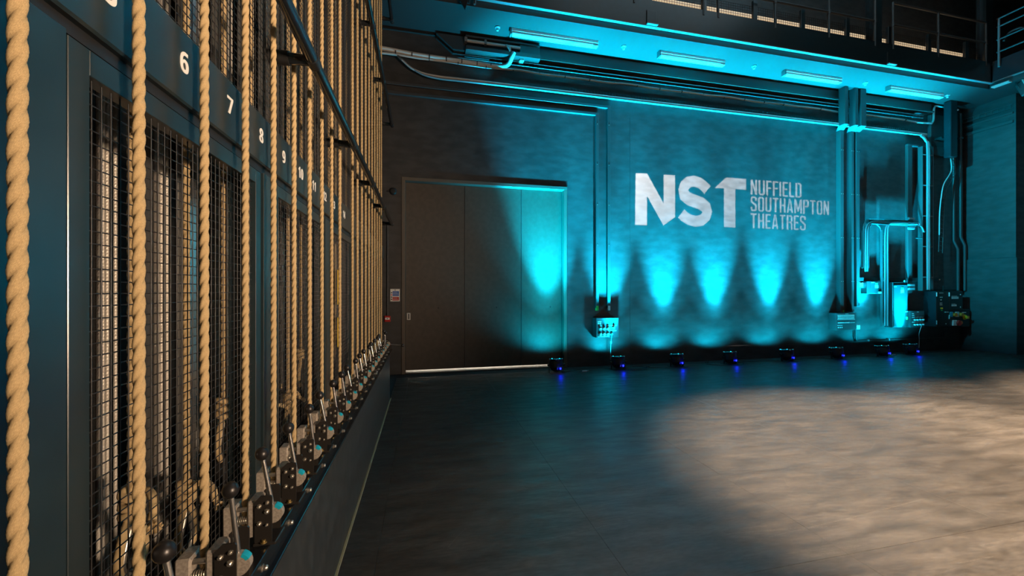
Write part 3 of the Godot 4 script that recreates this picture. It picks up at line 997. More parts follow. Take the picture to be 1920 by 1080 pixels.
# a rope lock; its origin is at the rope on top of the rail
func make_lock() -> Node3D:
	var t := thing("rope_lock", "", "rope lock", Vector3.ZERO, "rope locks on the rail")
	box_part("rear_jaw", M.cast, t, Vector3(-0.044, 0.02, -0.026), Vector3(-0.013, 0.1, 0.026), 0.004)
	box_part("front_jaw", M.cast, t, Vector3(0.013, 0.015, -0.028), Vector3(0.04, 0.112, 0.028), 0.005)
	for z in [-0.031, 0.031]:
		var st := S()
		var poly := PackedVector2Array([Vector2(0.034, 0.0), Vector2(0.072, 0.0), Vector2(0.075, 0.003), Vector2(0.075, 0.122), Vector2(0.072, 0.126), Vector2(0.048, 0.126), Vector2(0.034, 0.112)])
		prism(st, poly, z - 0.002, z + 0.002)
		var pl := part(st, "side_plate", M.plate, t)
		for b in [[0.045, 0.1, 0.0042], [0.064, 0.108, 0.0036], [0.063, 0.085, 0.005], [0.045, 0.055, 0.0046], [0.063, 0.05, 0.003]]:
			st = S()
			var s := signf(z)
			lathe(st, Vector3(b[0], b[1], z + s * 0.002), Vector3(0, 0, s), [Vector2(b[2] * 1.5, 0), Vector2(b[2] * 1.5, 0.0015), Vector2(b[2], 0.0018), Vector2(b[2], 0.005), Vector2(b[2] * 0.6, 0.007), Vector2(0, 0.007)], 8)
			part(st, "bolt", M.zinc, pl)
	# guide pins and spring between the jaws
	for y in [0.032, 0.088]:
		var st := S()
		cyl(st, Vector3(-0.02, y, 0.016), Vector3(0.02, y, 0.016), 0.0062, 10)
		part(st, "guide_pin", M.zinc, t)
	var sp := S()
	var pts := []
	for i in 61:
		var a := TAU * i / 10.0
		pts.append(Vector3(-0.014 + 0.028 * i / 60.0, 0.06 + 0.0085 * cos(a), 0.017 + 0.0085 * sin(a)))
	tube(sp, pts, 0.0016, 5)
	part(sp, "spring", M.zinc, t)
	# foot and brass clip on the rail
	box_part("foot", M.plate, t, Vector3(0.03, -0.004, -0.036), Vector3(0.085, 0.004, 0.036), 0.002)
	var ft := S()
	lathe(ft, Vector3(0.056, 0.004, 0.034), Vector3.UP, [Vector2(0.008, 0), Vector2(0.008, 0.003), Vector2(0.005, 0.003), Vector2(0.005, 0.009), Vector2(0, 0.009)], 8)
	part(ft, "foot_bolt", M.brass, t)
	# lever on its hub
	var lv := Node3D.new()
	lv.name = "lever"
	t.add_child(lv)
	lv.position = Vector3(0.072, 0.07, 0)
	var st2 := S()
	cyl(st2, Vector3(0, 0, 0.004), Vector3(0, 0, 0.02), 0.0245, 22)
	part(st2, "hub", M.cast, lv)
	st2 = S()                                  # coloured tape round the top of the hub
	for i in 6:
		var a0 := deg_to_rad(22 + 7 * i)
		var a1 := deg_to_rad(22 + 7 * (i + 1))
		var r0 := 0.0246
		var r1 := 0.0252
		var e0 := Vector3(cos(a0), sin(a0), 0)
		var e1 := Vector3(cos(a1), sin(a1), 0)
		quad(st2, e0 * r1 + Vector3(0, 0, 0.004), e1 * r1 + Vector3(0, 0, 0.004), e1 * r1 + Vector3(0, 0, 0.0206), e0 * r1 + Vector3(0, 0, 0.0206), (e0 + e1).normalized())
		quad(st2, e0 * r1 + Vector3(0, 0, 0.0206), e1 * r1 + Vector3(0, 0, 0.0206), e1 * r0 * 0.72 + Vector3(0, 0, 0.0206), e0 * r0 * 0.72 + Vector3(0, 0, 0.0206), Vector3(0, 0, 1))
	part(st2, "tape", M.tape, lv)
	st2 = S()
	cyl(st2, Vector3(0, 0.015, 0.012), Vector3(0, 0.15, 0.012), 0.006, 14, 0.0054)
	part(st2, "rod", M.chrome, lv)
	st2 = S()
	ball(st2, Vector3(0, 0.162, 0.012), Vector3(0.0165, 0.018, 0.0165))
	part(st2, "ball_knob", M.knob, lv)
	return t

# ---------------------------------------------------------------- trunking, trays and pipes on the back wall
func trunking(called: String, label: String, category: String, m: Material, boxes: Array, group := "", part_name := "length") -> Node3D:
	var t := thing(called, label, category, Vector3(0, 0, WZ), group)
	for b in boxes:
		box_part(part_name, m, t, b[0], b[1], 0.004)
	return t

func back_wall_services() -> void:
	var t: Node3D
	# wall beam under the gallery
	t = thing("wall_beam", "dark steel channel beam under the gallery along the back wall", "beam", Vector3(0, 0, WZ))
	box_part("web", M.trunk, t, Vector3(1.95, 5.53, 0), Vector3(11.45, SOFFIT - 0.01, 0.1))
	box_part("lower_flange", M.trunk, t, Vector3(1.95, 5.5, 0), Vector3(11.45, 5.53, 0.16), 0.003)
	# track box left of it
	t = thing("track_box", "dark boxed track with a slanted end at the top left of the back wall", "trunking", Vector3(0, 0, WZ))
	var st := S()
	prism(st, PackedVector2Array([Vector2(0.2, 5.69), Vector2(0.48, 5.46), Vector2(0.68, 5.46), Vector2(0.68, 5.69)]), 0.0, 0.17)
	part(st, "slanted_end", M.trunk, t)
	box_part("lower_shelf", M.trunk, t, Vector3(0.68, 5.43, 0), Vector3(1.98, 5.50, 0.26), 0.004)
	box_part("back_plate", M.black, t, Vector3(0.68, 5.5, 0), Vector3(1.98, 5.7, 0.1))
	box_part("upper_lip", M.trunk, t, Vector3(0.68, 5.67, 0), Vector3(1.98, 5.7, 0.22), 0.004)
	box_part("end_block", M.trunk, t, Vector3(1.62, 5.5, 0.1), Vector3(1.98, 5.69, 0.2), 0.006)
	box_part("hanger", M.black, t, Vector3(1.05, 5.5, 0.1), Vector3(1.1, 5.68, 0.16))
	box_part("cable_clip", M.offwhite, t, Vector3(1.62, 5.39, 0.1), Vector3(1.7, 5.43, 0.2), 0.008)
	t = thing("tube_lamp", "pale unlit tube lamp inside the track box at the top left", "lamp", Vector3(0.68, 5.61, WZ + 0.2))
	st = S()
	cyl(st, Vector3(0, 0, 0), Vector3(0.95, 0, 0), 0.025, 12)
	part(st, "tube", M.offwhite, t)
	box_part("holder", M.cablegrey, t, Vector3(-0.02, -0.03, -0.04), Vector3(0.03, 0.05, 0.03), 0.004)
	box_part("holder", M.cablegrey, t, Vector3(0.32, -0.03, -0.04), Vector3(0.36, 0.05, 0.03), 0.004)
	st = S()
	tube(st, curve([Vector3(0.7, 0.0, 0.02), Vector3(0.74, -0.06, 0.06), Vector3(0.76, -0.12, 0.07)], 5), 0.022, 8)
	part(st, "lead", M.cablewhite, t)
	# basket tray
	t = thing("basket_tray", "wire basket cable tray high along the back wall under the beam", "cable tray", Vector3(0, 0, WZ))
	for yz in [[5.39, 0.02], [5.39, 0.16], [5.33, 0.02], [5.33, 0.16], [5.33, 0.09]]:
		tube_part("long_wire", M.tray, t, [Vector3(0.55, yz[0], yz[1]), Vector3(11.1, yz[0], yz[1])], 0.006, 6)
	st = S()
	var x := 0.6
	while x < 11.1:
		tube(st, [Vector3(x, 5.395, 0.02), Vector3(x, 5.327, 0.02), Vector3(x, 5.327, 0.16), Vector3(x, 5.395, 0.16)], 0.003, 5)
		x += 0.1
	part(st, "cross_wires", M.tray, t).set_meta("kind", "stuff")
	# pale cable bundle below the tray
	var pts := []
	for i in 30:
		var xx := -0.9 + 12.3 * i / 29.0
		pts.append(Vector3(xx, 5.27 + 0.008 * sin(i * 2.4), 0.1 + 0.01 * sin(i * 1.3)))
	pts.append_array([Vector3(11.47, 5.28, 0.1), Vector3(11.52, 5.36, 0.1), Vector3(11.53, 5.56, 0.1), Vector3(11.56, 5.66, 0.1), Vector3(11.66, 5.69, 0.1), Vector3(12.3, 5.67, 0.1)])
	t = thing("cable_bundle", "long pale cable bundle tied below the basket tray across the back wall", "cable", Vector3(0, 0, WZ))
	tube_part("cables", M.cablewhite, t, curve(pts, 4), 0.02)
	for i in 24:
		st = S()
		var xx := -0.4 + 0.48 * i
		cyl(st, Vector3(xx, 5.27, 0.1), Vector3(xx + 0.012, 5.27, 0.1), 0.026, 8)
		part(st, "tie", M.black, t)
	# thick white duct with ties at the left, rising into the track box
	t = thing("flexible_duct", "thick off-white flexible duct with black ties at the upper left", "duct", Vector3(0, 0, WZ))
	tube_part("duct", M.offwhite, t, curve([Vector3(-1.0, 5.36, 0.1), Vector3(-0.6, 5.35, 0.1), Vector3(-0.3, 5.33, 0.1), Vector3(-0.1, 5.32, 0.1), Vector3(0.6, 5.31, 0.1), Vector3(1.1, 5.30, 0.1), Vector3(1.3, 5.29, 0.12), Vector3(1.42, 5.31, 0.18), Vector3(1.47, 5.4, 0.26), Vector3(1.5, 5.47, 0.28)], 6), 0.036, 10)
	for xx in [-0.46, -0.2, 0.08, 0.36, 0.62, 0.88, 1.12, 1.28]:
		st = S()
		cyl(st, Vector3(xx, 5.31, 0.1), Vector3(xx + 0.015, 5.31, 0.1), 0.042, 10)
		part(st, "tie", M.black, t)
	# lower cable run with a curved drop on the right
	t = thing("perforated_tray", "long perforated cable tray lower on the back wall, curving down at right", "cable tray", Vector3(0, 0, WZ))
	box_part("tray_face", M.trunk, t, Vector3(1.2, 5.03, 0.05), Vector3(11.0, 5.1, 0.055))
	box_part("tray_floor", M.tray, t, Vector3(1.2, 5.0, 0.0), Vector3(11.0, 5.008, 0.13), 0.002)
	st = S()
	x = 2.6
	while x < 10.9:
		bx(st, Vector3(x, 5.035, 0.055), Vector3(x + 0.012, 5.095, 0.062))
		x += 0.06
	part(st, "rungs", M.tray, t).set_meta("kind", "stuff")
	for dy in [0.0, 0.03]:
		var p2 := curve([Vector3(-0.42 , 5.26, 0.11), Vector3(-0.35, 5.2, 0.11), Vector3(-0.15, 5.06, 0.11), Vector3(0.2, 5.0 - dy, 0.11), Vector3(1.2, 4.985 - dy, 0.14), Vector3(6.0, 4.985 - dy, 0.14), Vector3(10.8, 4.985 - dy, 0.14), Vector3(11.05, 4.95 - dy, 0.15), Vector3(11.2 - dy, 4.82, 0.16), Vector3(11.24 - dy, 4.6, 0.17), Vector3(11.24 - dy, 3.0, 0.17), Vector3(11.25 - dy, 1.42, 0.17)], 8)
		tube_part("cable", M.cablewhite if dy == 0.0 else M.cablegrey, t, p2, 0.019)
	# riser ladder behind the drop
	t = thing("riser_tray", "upright cable riser tray at the right part of the back wall", "cable tray", Vector3(0, 0, WZ))
	box_part("back", M.trunk, t, Vector3(11.12, 1.4, 0.06), Vector3(11.42, 4.7, 0.07))
	box_part("side_rail", M.tray, t, Vector3(11.1, 1.4, 0.06), Vector3(11.115, 4.7, 0.15), 0.002)
	box_part("side_rail", M.tray, t, Vector3(11.42, 1.4, 0.06), Vector3(11.435, 4.7, 0.15), 0.002)
	for i in 5:
		box_part("strap", M.cablegrey, t, Vector3(11.12, 1.7 + 0.7 * i, 0.14), Vector3(11.42, 1.72 + 0.7 * i, 0.15))
	# two trunkings over the door that turn down to the socket box
	for a in [[4.685, 3.175, 3.115, "lower"], [4.84, 3.41, 3.35, "upper"]]:
		var n: float = a[0]
		t = trunking("cable_trunking", "%s of two slim black trunkings running over the door and down to the socket box" % a[3], "trunking", M.trunk, [[Vector3(-0.7, n - 0.025, 0), Vector3(a[1], n + 0.025, 0.05)], [Vector3(a[2], 1.08, 0), Vector3(a[1], n - 0.025, 0.05)]], "door trunkings")
		for i in 5:
			var y := 1.5 + 0.75 * i
			if y > n - 0.1: continue
			st = S()
			cyl(st, Vector3((a[1] + a[2]) / 2, y, 0.05), Vector3((a[1] + a[2]) / 2, y, 0.055), 0.007, 8)
			part(st, "screw", M.zinc, t)
		box_part("gland", M.green if a[3] == "lower" else M.white, t, Vector3(a[2] + 0.004, 1.03, 0.008), Vector3(a[1] - 0.004, 1.12, 0.052), 0.004)
	# three upright trunkings with set-forward tops
	for a in [[8.80, 8.89, 8.68, 8.77, 0.93, "leftmost"], [9.10, 9.17, 8.96, 9.04, 0.93, "middle"], [9.24, 9.33, 9.12, 9.26, 1.05, "rightmost"]]:
		t = thing("upright_trunking", "%s of three upright black trunkings right of the logo" % a[5], "trunking", Vector3(0, 0, WZ), "upright trunkings")
		box_part("lower_length", M.trunk, t, Vector3(a[0], a[4], 0), Vector3(a[1], 4.88, 0.1), 0.005)
		box_part("upper_length", M.trunk, t, Vector3(a[2], 4.93, 0.14), Vector3(a[3], SOFFIT - 0.005, 0.28), 0.005)
		st = S()
		var lo := PackedVector3Array([Vector3(a[0], 4.88, 0.0), Vector3(a[1], 4.88, 0.0), Vector3(a[1], 4.88, 0.1), Vector3(a[0], 4.88, 0.1)])
		var hi := PackedVector3Array([Vector3(a[2], 4.93, 0.14), Vector3(a[3], 4.93, 0.14), Vector3(a[3], 4.93, 0.28), Vector3(a[2], 4.93, 0.28)])
		for i in 4:
			var k := (i + 1) % 4
			var n := (lo[k] - lo[i]).cross(hi[i] - lo[i]).normalized()
			quad(st, lo[i], lo[k], hi[k], hi[i], n)
		part(st, "offset_piece", M.tray, t)
		for i in 4:
			for xx in [0.025, -0.025]:
				st = S()
				cyl(st, Vector3((a[0] + a[1]) / 2 + xx, 1.6 + 0.95 * i, 0.1), Vector3((a[0] + a[1]) / 2 + xx, 1.6 + 0.95 * i, 0.104), 0.007, 8)
				part(st, "screw", M.zinc, t)
		box_part("gland", [M.green, M.white, M.trunk][["leftmost", "middle", "rightmost"].find(a[5])], t, Vector3(a[0] + 0.06, a[4] - 0.0, 0.1), Vector3(a[1] - 0.0, a[4] + 0.05, 0.11), 0.004)
	# distribution trays: an arch of cable trays over the switch boxes
	t = thing("arched_tray", "arch of cyan lit cable trays above the switch boxes", "cable tray", Vector3(0, 0, WZ))
	ladder(t, Vector3(9.43, 1.9, 0.08), Vector3(9.43, 2.72, 0.08), Vector3(0.15, 0, 0))
	ladder(t, Vector3(9.91, 0.6, 0.12), Vector3(9.91, 2.75, 0.12), Vector3(0.17, 0, 0))
	box_part("top_rail", M.tray, t, Vector3(9.56, 2.975, 0.065), Vector3(10.95, 2.99, 0.13), 0.002)
	box_part("top_rail", M.tray, t, Vector3(9.62, 2.875, 0.065), Vector3(10.95, 2.89, 0.13), 0.002)
	box_part("top_back", M.trunk, t, Vector3(9.56, 2.89, 0.065), Vector3(10.95, 2.975, 0.072))
	for p in [[Vector3(9.435, 2.7, 0.1), Vector3(9.44, 2.82, 0.1), Vector3(9.5, 2.93, 0.1), Vector3(9.6, 2.985, 0.1)], [Vector3(9.57, 2.7, 0.1), Vector3(9.6, 2.8, 0.1), Vector3(9.68, 2.88, 0.1)], [Vector3(9.9, 2.72, 0.12), Vector3(9.88, 2.8, 0.12), Vector3(9.8, 2.88, 0.1)], [Vector3(10.09, 2.72, 0.12), Vector3(10.11, 2.8, 0.12), Vector3(10.2, 2.88, 0.1)]]:
		tube_part("bend", M.tray, t, curve(p, 5), 0.012)
	# cables lying in those trays
	for i in 4:
		var o := 0.028 * i
		var c := thing("armoured_cable", "%s cable bending over the left tray of the arch" % ["outermost pale", "outer black", "inner pale", "innermost black"][i], "cable", Vector3(0, 0, WZ), "cables over the left tray")
		tube_part("sheath", [M.cablegrey, M.cableblack, M.cablegrey, M.cableblack][i], c, curve([Vector3(9.46 + o, 1.82, 0.11), Vector3(9.46 + o, 2.6, 0.12), Vector3(9.48 + o, 2.78, 0.12), Vector3(9.6 + o * 0.4, 2.9 - o * 0.3, 0.11), Vector3(9.9, 2.95 - o * 0.5, 0.1), Vector3(10.9, 2.95 - o * 0.5, 0.1), Vector3(11.05, 2.9 - o * 0.3, 0.14), Vector3(11.12 + o * 0.4, 2.74, 0.16)], 6), 0.0125, 8)
	for i in 3:
		var o := 0.035 * i
		var c := thing("armoured_cable", "%s cable running down the middle tray of the arch" % ["right pale", "middle black", "left pale"][i], "cable", Vector3(0, 0, WZ), "cables down the middle tray")
		tube_part("sheath", [M.cablegrey, M.cableblack, M.cablegrey][i], c, curve([Vector3(10.95, 2.94 - o * 0.4, 0.14), Vector3(10.3, 2.93 - o * 0.4, 0.14), Vector3(10.08 - o * 0.2, 2.86, 0.15), Vector3(10.05 - o, 2.7, 0.15), Vector3(10.04 - o, 2.0, 0.15), Vector3(10.04 - o, 0.62, 0.15)], 6), 0.0125, 8)
	# strut post and cross bar
	t = thing("strut_post", "upright dark strut post beside the arched trays", "post", Vector3(0, 0, WZ))
	box_part("channel", M.trunk, t, Vector3(10.8, 1.35, 0), Vector3(10.93, 4.72, 0.06), 0.004)
	box_part("top_bracket", M.tray, t, Vector3(10.8, 4.72, 0), Vector3(11.5, 4.76, 0.06), 0.003)
	for y in [3.02, 2.8, 1.5, 1.42]:
		box_part("clamp", M.cablegrey, t, Vector3(10.78, y, 0.06), Vector3(10.95, y + 0.05, 0.1), 0.003)
	tube_part("arm", M.tray, t, [Vector3(10.98, 2.6, 0.1), Vector3(11.1, 2.6, 0.14)], 0.012)
	t = thing("cross_bar", "pale horizontal mounting bar across the switch boxes", "bar", Vector3(0, 0, WZ))
	box_part("bar", M.panelgrey, t, Vector3(9.37, 1.62, 0), Vector3(11.85, 1.695, 0.06), 0.004)
	box_part("joint_plate", M.cablewhite, t, Vector3(11.15, 1.61, 0.06), Vector3(11.42, 1.71, 0.065), 0.002)
	st = S()
	cyl(st, Vector3(11.78, 1.66, 0.06), Vector3(11.78, 1.66, 0.068), 0.016, 10)
	part(st, "end_bolt", M.white, t)
	# column corner with downpipe, channels and a small ladder tray
	t = thing("corner_column", "dark boxed column at the right end of the back wall", "column", Vector3(0, 0, WZ))
	box_part("shaft", M.wall, t, Vector3(11.55, 1.42, 0), Vector3(12.6, 4.55, 0.03), 0.004)
	box_part("head", M.trunk, t, Vector3(11.5, 4.75, 0), Vector3(12.1, 5.5, 0.07), 0.006)
	box_part("lower_head", M.wall, t, Vector3(11.5, 4.55, 0), Vector3(12.1, 4.75, 0.1), 0.006)
	t = thing("downpipe", "square blue-black downpipe under the gallery in the right corner", "pipe", Vector3(0, 0, WZ))
	box_part("pipe", M.steel, t, Vector3(11.66, 4.45, 0.2), Vector3(11.87, SOFFIT - 0.01, 0.33), 0.01)
	box_part("wall_strap", M.black, t, Vector3(11.6, 4.9, 0.071), Vector3(11.9, 4.94, 0.2))
	t = thing("drop_cable", "thin pale cable with a kinked ladder tray below the corner downpipe", "cable", Vector3(0, 0, WZ))
	tube_part("cable", M.cablewhite, t, curve([Vector3(11.855, 4.48, 0.215), Vector3(11.9, 4.17, 0.2), Vector3(11.67, 3.85, 0.2), Vector3(11.59, 3.54, 0.2), Vector3(11.54, 3.17, 0.2), Vector3(11.53, 2.68, 0.2)], 6), 0.011)
	var lp := [Vector3(11.96, 4.5, 0.17), Vector3(11.98, 4.17, 0.17), Vector3(11.7, 3.8, 0.17), Vector3(11.62, 3.5, 0.17), Vector3(11.56, 2.3, 0.17)]
	tube_part("ladder_rail", M.tray, t, lp, 0.006, 6)
	var lp2 := []
	for p in lp: lp2.append(p + Vector3(0.12, -0.03, 0))
	tube_part("ladder_rail", M.tray, t, lp2, 0.006, 6)
	for i in lp.size() - 1:
		var n := int(lp[i].distance_to(lp[i + 1]) / 0.1)
		for s in n:
			var a: Vector3 = lp[i].lerp(lp[i + 1], (s + 0.5) / n)
			tube_part("rung", M.tray, t, [a, a + Vector3(0.12, -0.03, 0)], 0.005, 5)
	for a in [[12.2, 12.26, 0.9, "left"], [12.42, 12.48, 1.4, "right"]]:
		t = thing("corner_conduit", "%s of two black conduits kinked down the right end of the back wall" % a[3], "conduit", Vector3(0, 0, WZ), "corner conduits")
		tube_part("pipe", M.trunk, t, [Vector3(a[0], 5.6, 0.08), Vector3(a[0], 2.4 + a[2] * 0.2, 0.08), Vector3(a[0] + 0.14, 2.2 + a[2] * 0.2, 0.08), Vector3(a[0] + 0.14, 1.4, 0.08)], 0.028, 8)
		box_part("saddle", M.tray, t, Vector3(a[0] - 0.05, 5.0, 0.05), Vector3(a[0] + 0.05, 5.04, 0.11))
	# trunking lines that go round the right pier
	var i2 := 0
	for y in [[5.1, 5.16, M.trunk, "lowest"], [5.3, 5.34, M.trunk, "middle"], [5.42, 5.5, M.tray, "topmost"]]:
		t = thing("pier_trunking", "%s of three thin trunkings across the right pier under the gallery" % y[3], "trunking", Vector3.ZERO, "pier trunkings")
		if y[3] == "topmost":
			for yy in [y[0], y[1]]:
				tube_part("wire", y[2], t, [Vector3(12.62, yy, WZ + 0.02), Vector3(12.62, yy, -5.95)], 0.007, 6)
			for s in 8:
				tube_part("cross_wire", y[2], t, [Vector3(12.62, y[0], WZ + 0.1 + 0.1 * s), Vector3(12.62, y[1], WZ + 0.1 + 0.1 * s)], 0.004, 5)
		else:
			box_part("length", y[2], t, Vector3(12.62, y[0], WZ + 0.02), Vector3(12.66, y[1], -5.95), 0.003)
		i2 += 1

func ladder(t: Node3D, a: Vector3, b: Vector3, across: Vector3) -> void:
	for s in [a, a + across]:
		box_part("side_rail", M.tray, t, s - Vector3(0.006, 0, 0.02), s + (b - a) + Vector3(0.006, 0, 0.03), 0.002)
	var n := int((b - a).length() / 0.12)
	for i in n:
		var p := a.lerp(b, (i + 0.5) / n)
		box_part("rung", M.tray, t, p - Vector3(0, 0.006, 0.015), p + across + Vector3(0, 0.006, -0.005))

# ---------------------------------------------------------------- boxes with sockets and switches
func socket(st: SurfaceTool, at: Vector3, r: float) -> void:
	lathe(st, at, Vector3.BACK, [Vector2(r, 0), Vector2(r, 0.02), Vector2(r * 0.75, 0.03), Vector2(0, 0.03)], 12)

func strip(parent: Node, called: String, m: Material, x: float, y: float, w: float, h: float, z: float) -> void:
	box_part(called, m, parent, Vector3(x, y, z), Vector3(x + w, y + h, z + 0.002))

func switch_boxes() -> void:
	var t: Node3D
	var st: SurfaceTool
	# socket box under the door trunkings
	t = thing("socket_box", "dark socket box with six round sockets at the foot of the door trunkings", "socket box", Vector3(3.07, 0.54, WZ))
	box_part("case", M.boxgrey, t, Vector3(0, 0, 0), Vector3(0.45, 0.36, 0.16), 0.005)
	for r in 2:
		for c in 3:
			st = S()
			socket(st, Vector3(0.08 + 0.075 * c, 0.06 + 0.1 * r, 0.16), 0.026)
			part(st, "socket", M.offwhite, t)
	st = S()
	socket(st, Vector3(0.34, 0.175, 0.16), 0.024)
	part(st, "socket", M.offwhite, t)
	st = S()
	socket(st, Vector3(0.3, 0.06, 0.16), 0.022)
	part(st, "socket", M.cablegrey, t)
	for l in [[0.03, 0.285, 0.07, 0.012], [0.03, 0.245, 0.025, 0.025], [0.07, 0.24, 0.02, 0.03], [0.2, 0.21, 0.2, 0.012], [0.24, 0.115, 0.16, 0.012], [0.19, 0.335, 0.07, 0.01], [0.03, 0.012, 0.23, 0.008], [0.07, 0.21, 0.04, 0.008]]:
		strip(t, "label_strip", M.white, l[0], l[1], l[2], l[3], 0.16)
	tube_part("hanging_lead", M.cablegrey, t, [Vector3(0.305, 0.04, 0.17), Vector3(0.3, -0.1, 0.14), Vector3(0.3, -0.42, 0.12)], 0.006, 6)
	box_part("plug", M.offwhite, t, Vector3(0.29, -0.12, 0.12), Vector3(0.312, -0.07, 0.155), 0.005)
	# wide patch box
	t = thing("patch_box", "black patch box with rows of small connectors under the upright trunkings", "patch box", Vector3(8.6, 0.55, WZ))
	box_part("case", M.trunk, t, Vector3(0, 0, 0), Vector3(0.56, 0.37, 0.16), 0.005)
	st = S()
	for r in 2:
		for c in 14:
			bx(st, Vector3(0.04 + 0.033 * c, 0.25 + 0.04 * r, 0.16), Vector3(0.06 + 0.033 * c, 0.275 + 0.04 * r, 0.166))
	part(st, "connector_rows", M.offwhite, t).set_meta("kind", "stuff")
	for c in 9:
		box_part("connector", M.cablewhite, t, Vector3(0.04 + 0.036 * c, 0.15, 0.16), Vector3(0.066 + 0.036 * c, 0.175, 0.168), 0.002)
	for c in 3:
		box_part("connector", M.cablewhite, t, Vector3(0.04 + 0.05 * c, 0.05, 0.16), Vector3(0.066 + 0.05 * c, 0.075, 0.168), 0.002)
	for l in [[0.03, 0.325, 0.46, 0.008], [0.03, 0.225, 0.48, 0.01], [0.36, 0.155, 0.15, 0.008], [0.03, 0.1, 0.14, 0.01], [0.25, 0.345, 0.08, 0.008]]:
		strip(t, "label_strip", M.offwhite, l[0], l[1], l[2], l[3], 0.16)
	# small junction boxes
	t = thing("junction_box", "small white junction box below the rightmost upright trunking", "junction box", Vector3(9.33, 1.47, WZ))
	box_part("case", M.white, t, Vector3(0.06, 0.0, 0), Vector3(0.17, 0.11, 0.05), 0.006)
	box_part("lid", M.white, t, Vector3(0.07, 0.01, 0.05), Vector3(0.16, 0.1, 0.056), 0.003)
	t = thing("junction_box", "small pale junction box at the lower right of the patch box", "junction box", Vector3(9.2, 0.55, WZ))
	box_part("case", M.white, t, Vector3(0.06, 0.0, 0), Vector3(0.17, 0.1, 0.08), 0.006)
	box_part("lid", M.white, t, Vector3(0.07, 0.01, 0.08), Vector3(0.16, 0.09, 0.086), 0.003)
	tube_part("conduit", M.trunk, t, curve([Vector3(0.1, 0.0, 0.03), Vector3(0.1, -0.18, 0.03), Vector3(0.14, -0.25, 0.03), Vector3(0.24, -0.265, 0.03), Vector3(1.6, -0.262, 0.03), Vector3(2.7, -0.26, 0.03), Vector3(2.76, -0.25, 0.03), Vector3(2.77, -0.1, 0.03)], 4), 0.013, 8)
	for xx in [0.45, 1.05]:
		box_part("saddle", M.cablegrey, t, Vector3(xx, -0.285, 0.0), Vector3(xx + 0.04, -0.24, 0.046), 0.003)
	# isolator panel
	t = thing("isolator_panel", "small grey isolator panel with a green tag left of the middle tray", "switch panel", Vector3(9.5, 1.33, WZ))
	box_part("case", M.panelgrey, t, Vector3(0, 0, 0), Vector3(0.4, 0.28, 0.12), 0.005)
	box_part("door", M.panelgrey, t, Vector3(0.1, 0.01, 0.12), Vector3(0.39, 0.27, 0.126), 0.003)
	box_part("tag_green", M.green, t, Vector3(0.24, 0.19, 0.126), Vector3(0.3, 0.24, 0.13))
	box_part("tag_white", M.white, t, Vector3(0.225, 0.13, 0.126), Vector3(0.315, 0.19, 0.13))
	box_part("latch", M.white, t, Vector3(0.32, 0.01, 0.126), Vector3(0.395, 0.05, 0.14), 0.003)
	strip(t, "label_strip", M.white, 0.12, 0.245, 0.08, 0.014, 0.126)
	# tall distribution cabinet
	t = thing("distribution_cabinet", "tall pale grey distribution cabinet glowing cyan beside the middle tray", "cabinet", Vector3(10.19, 0.58, WZ))
	box_part("case", M.panelgrey, t, Vector3(0, 0, 0), Vector3(0.46, 1.01, 0.15), 0.006)
	box_part("door", M.panelgrey, t, Vector3(0.03, 0.02, 0.15), Vector3(0.44, 0.95, 0.158), 0.004)
	st = S()
	cyl(st, Vector3(0.32, 1.035, 0.17), Vector3(0.32, 1.035, 0.176), 0.016, 10)
	part(st, "indicator", M.white, t)
	box_part("tag_green", M.green, t, Vector3(0.25, 0.84, 0.158), Vector3(0.31, 0.89, 0.162))
	box_part("tag_white", M.white, t, Vector3(0.235, 0.77, 0.158), Vector3(0.325, 0.84, 0.162))
	box_part("tag_white", M.white, t, Vector3(0.37, 0.34, 0.158), Vector3(0.44, 0.36, 0.162))
	box_part("tag_green", M.green, t, Vector3(0.39, 0.17, 0.158), Vector3(0.44, 0.23, 0.162))
	strip(t, "label_strip", M.white, 0.04, 0.9, 0.07, 0.016, 0.158)
	# small black socket panel
	t = thing("outlet_box", "small black panel with two rows of blue-white sockets beside the cabinet", "socket panel", Vector3(10.74, 0.57, WZ))
	box_part("case", M.trunk, t, Vector3(0, 0, 0), Vector3(0.43, 0.37, 0.14), 0.005)
	for r in 2:
		for c in 4:
			st = S()
			socket(st, Vector3(0.12 + 0.085 * c, 0.06 + 0.11 * r, 0.14), 0.02)
			part(st, "socket", M.cablewhite, t)
	for l in [[0.05, 0.3, 0.06, 0.014], [0.05, 0.26, 0.07, 0.014], [0.05, 0.22, 0.34, 0.01], [0.05, 0.11, 0.34, 0.01], [0.2, 0.34, 0.06, 0.01]]:
		strip(t, "label_strip", M.white, l[0], l[1], l[2], l[3], 0.14)
	tube_part("hanging_lead", M.cablewhite, t, curve([Vector3(0.33, 0.04, 0.15), Vector3(0.3, -0.15, 0.12), Vector3(0.34, -0.28, 0.1), Vector3(0.33, -0.48, 0.1)], 5), 0.006, 6)
	# control cabinet with an open left side face
	t = thing("control_cabinet", "blue-black control cabinet with hinges and small labels near the right corner", "cabinet", Vector3(10.98, 0.58, WZ))
	box_part("side_panel", M.steel, t, Vector3(0.395, 0, 0), Vector3(0.419, 0.81, 0.23), 0.003)
	var dr := box_part("door", M.plate, t, Vector3(0.42, 0.0, 0.0), Vector3(0.81, 0.81, 0.23), 0.006)
	for y in [0.05, 0.69]:
		box_part("hinge", M.white, t, Vector3(0.396, y, 0.23), Vector3(0.418, y + 0.09, 0.242), 0.003)
		box_part("hinge", M.white, dr, Vector3(0.79, y + (0.12 if y < 0.1 else 0.0), 0.23), Vector3(0.812, y + 0.09 + (0.12 if y < 0.1 else 0.0), 0.242), 0.003)
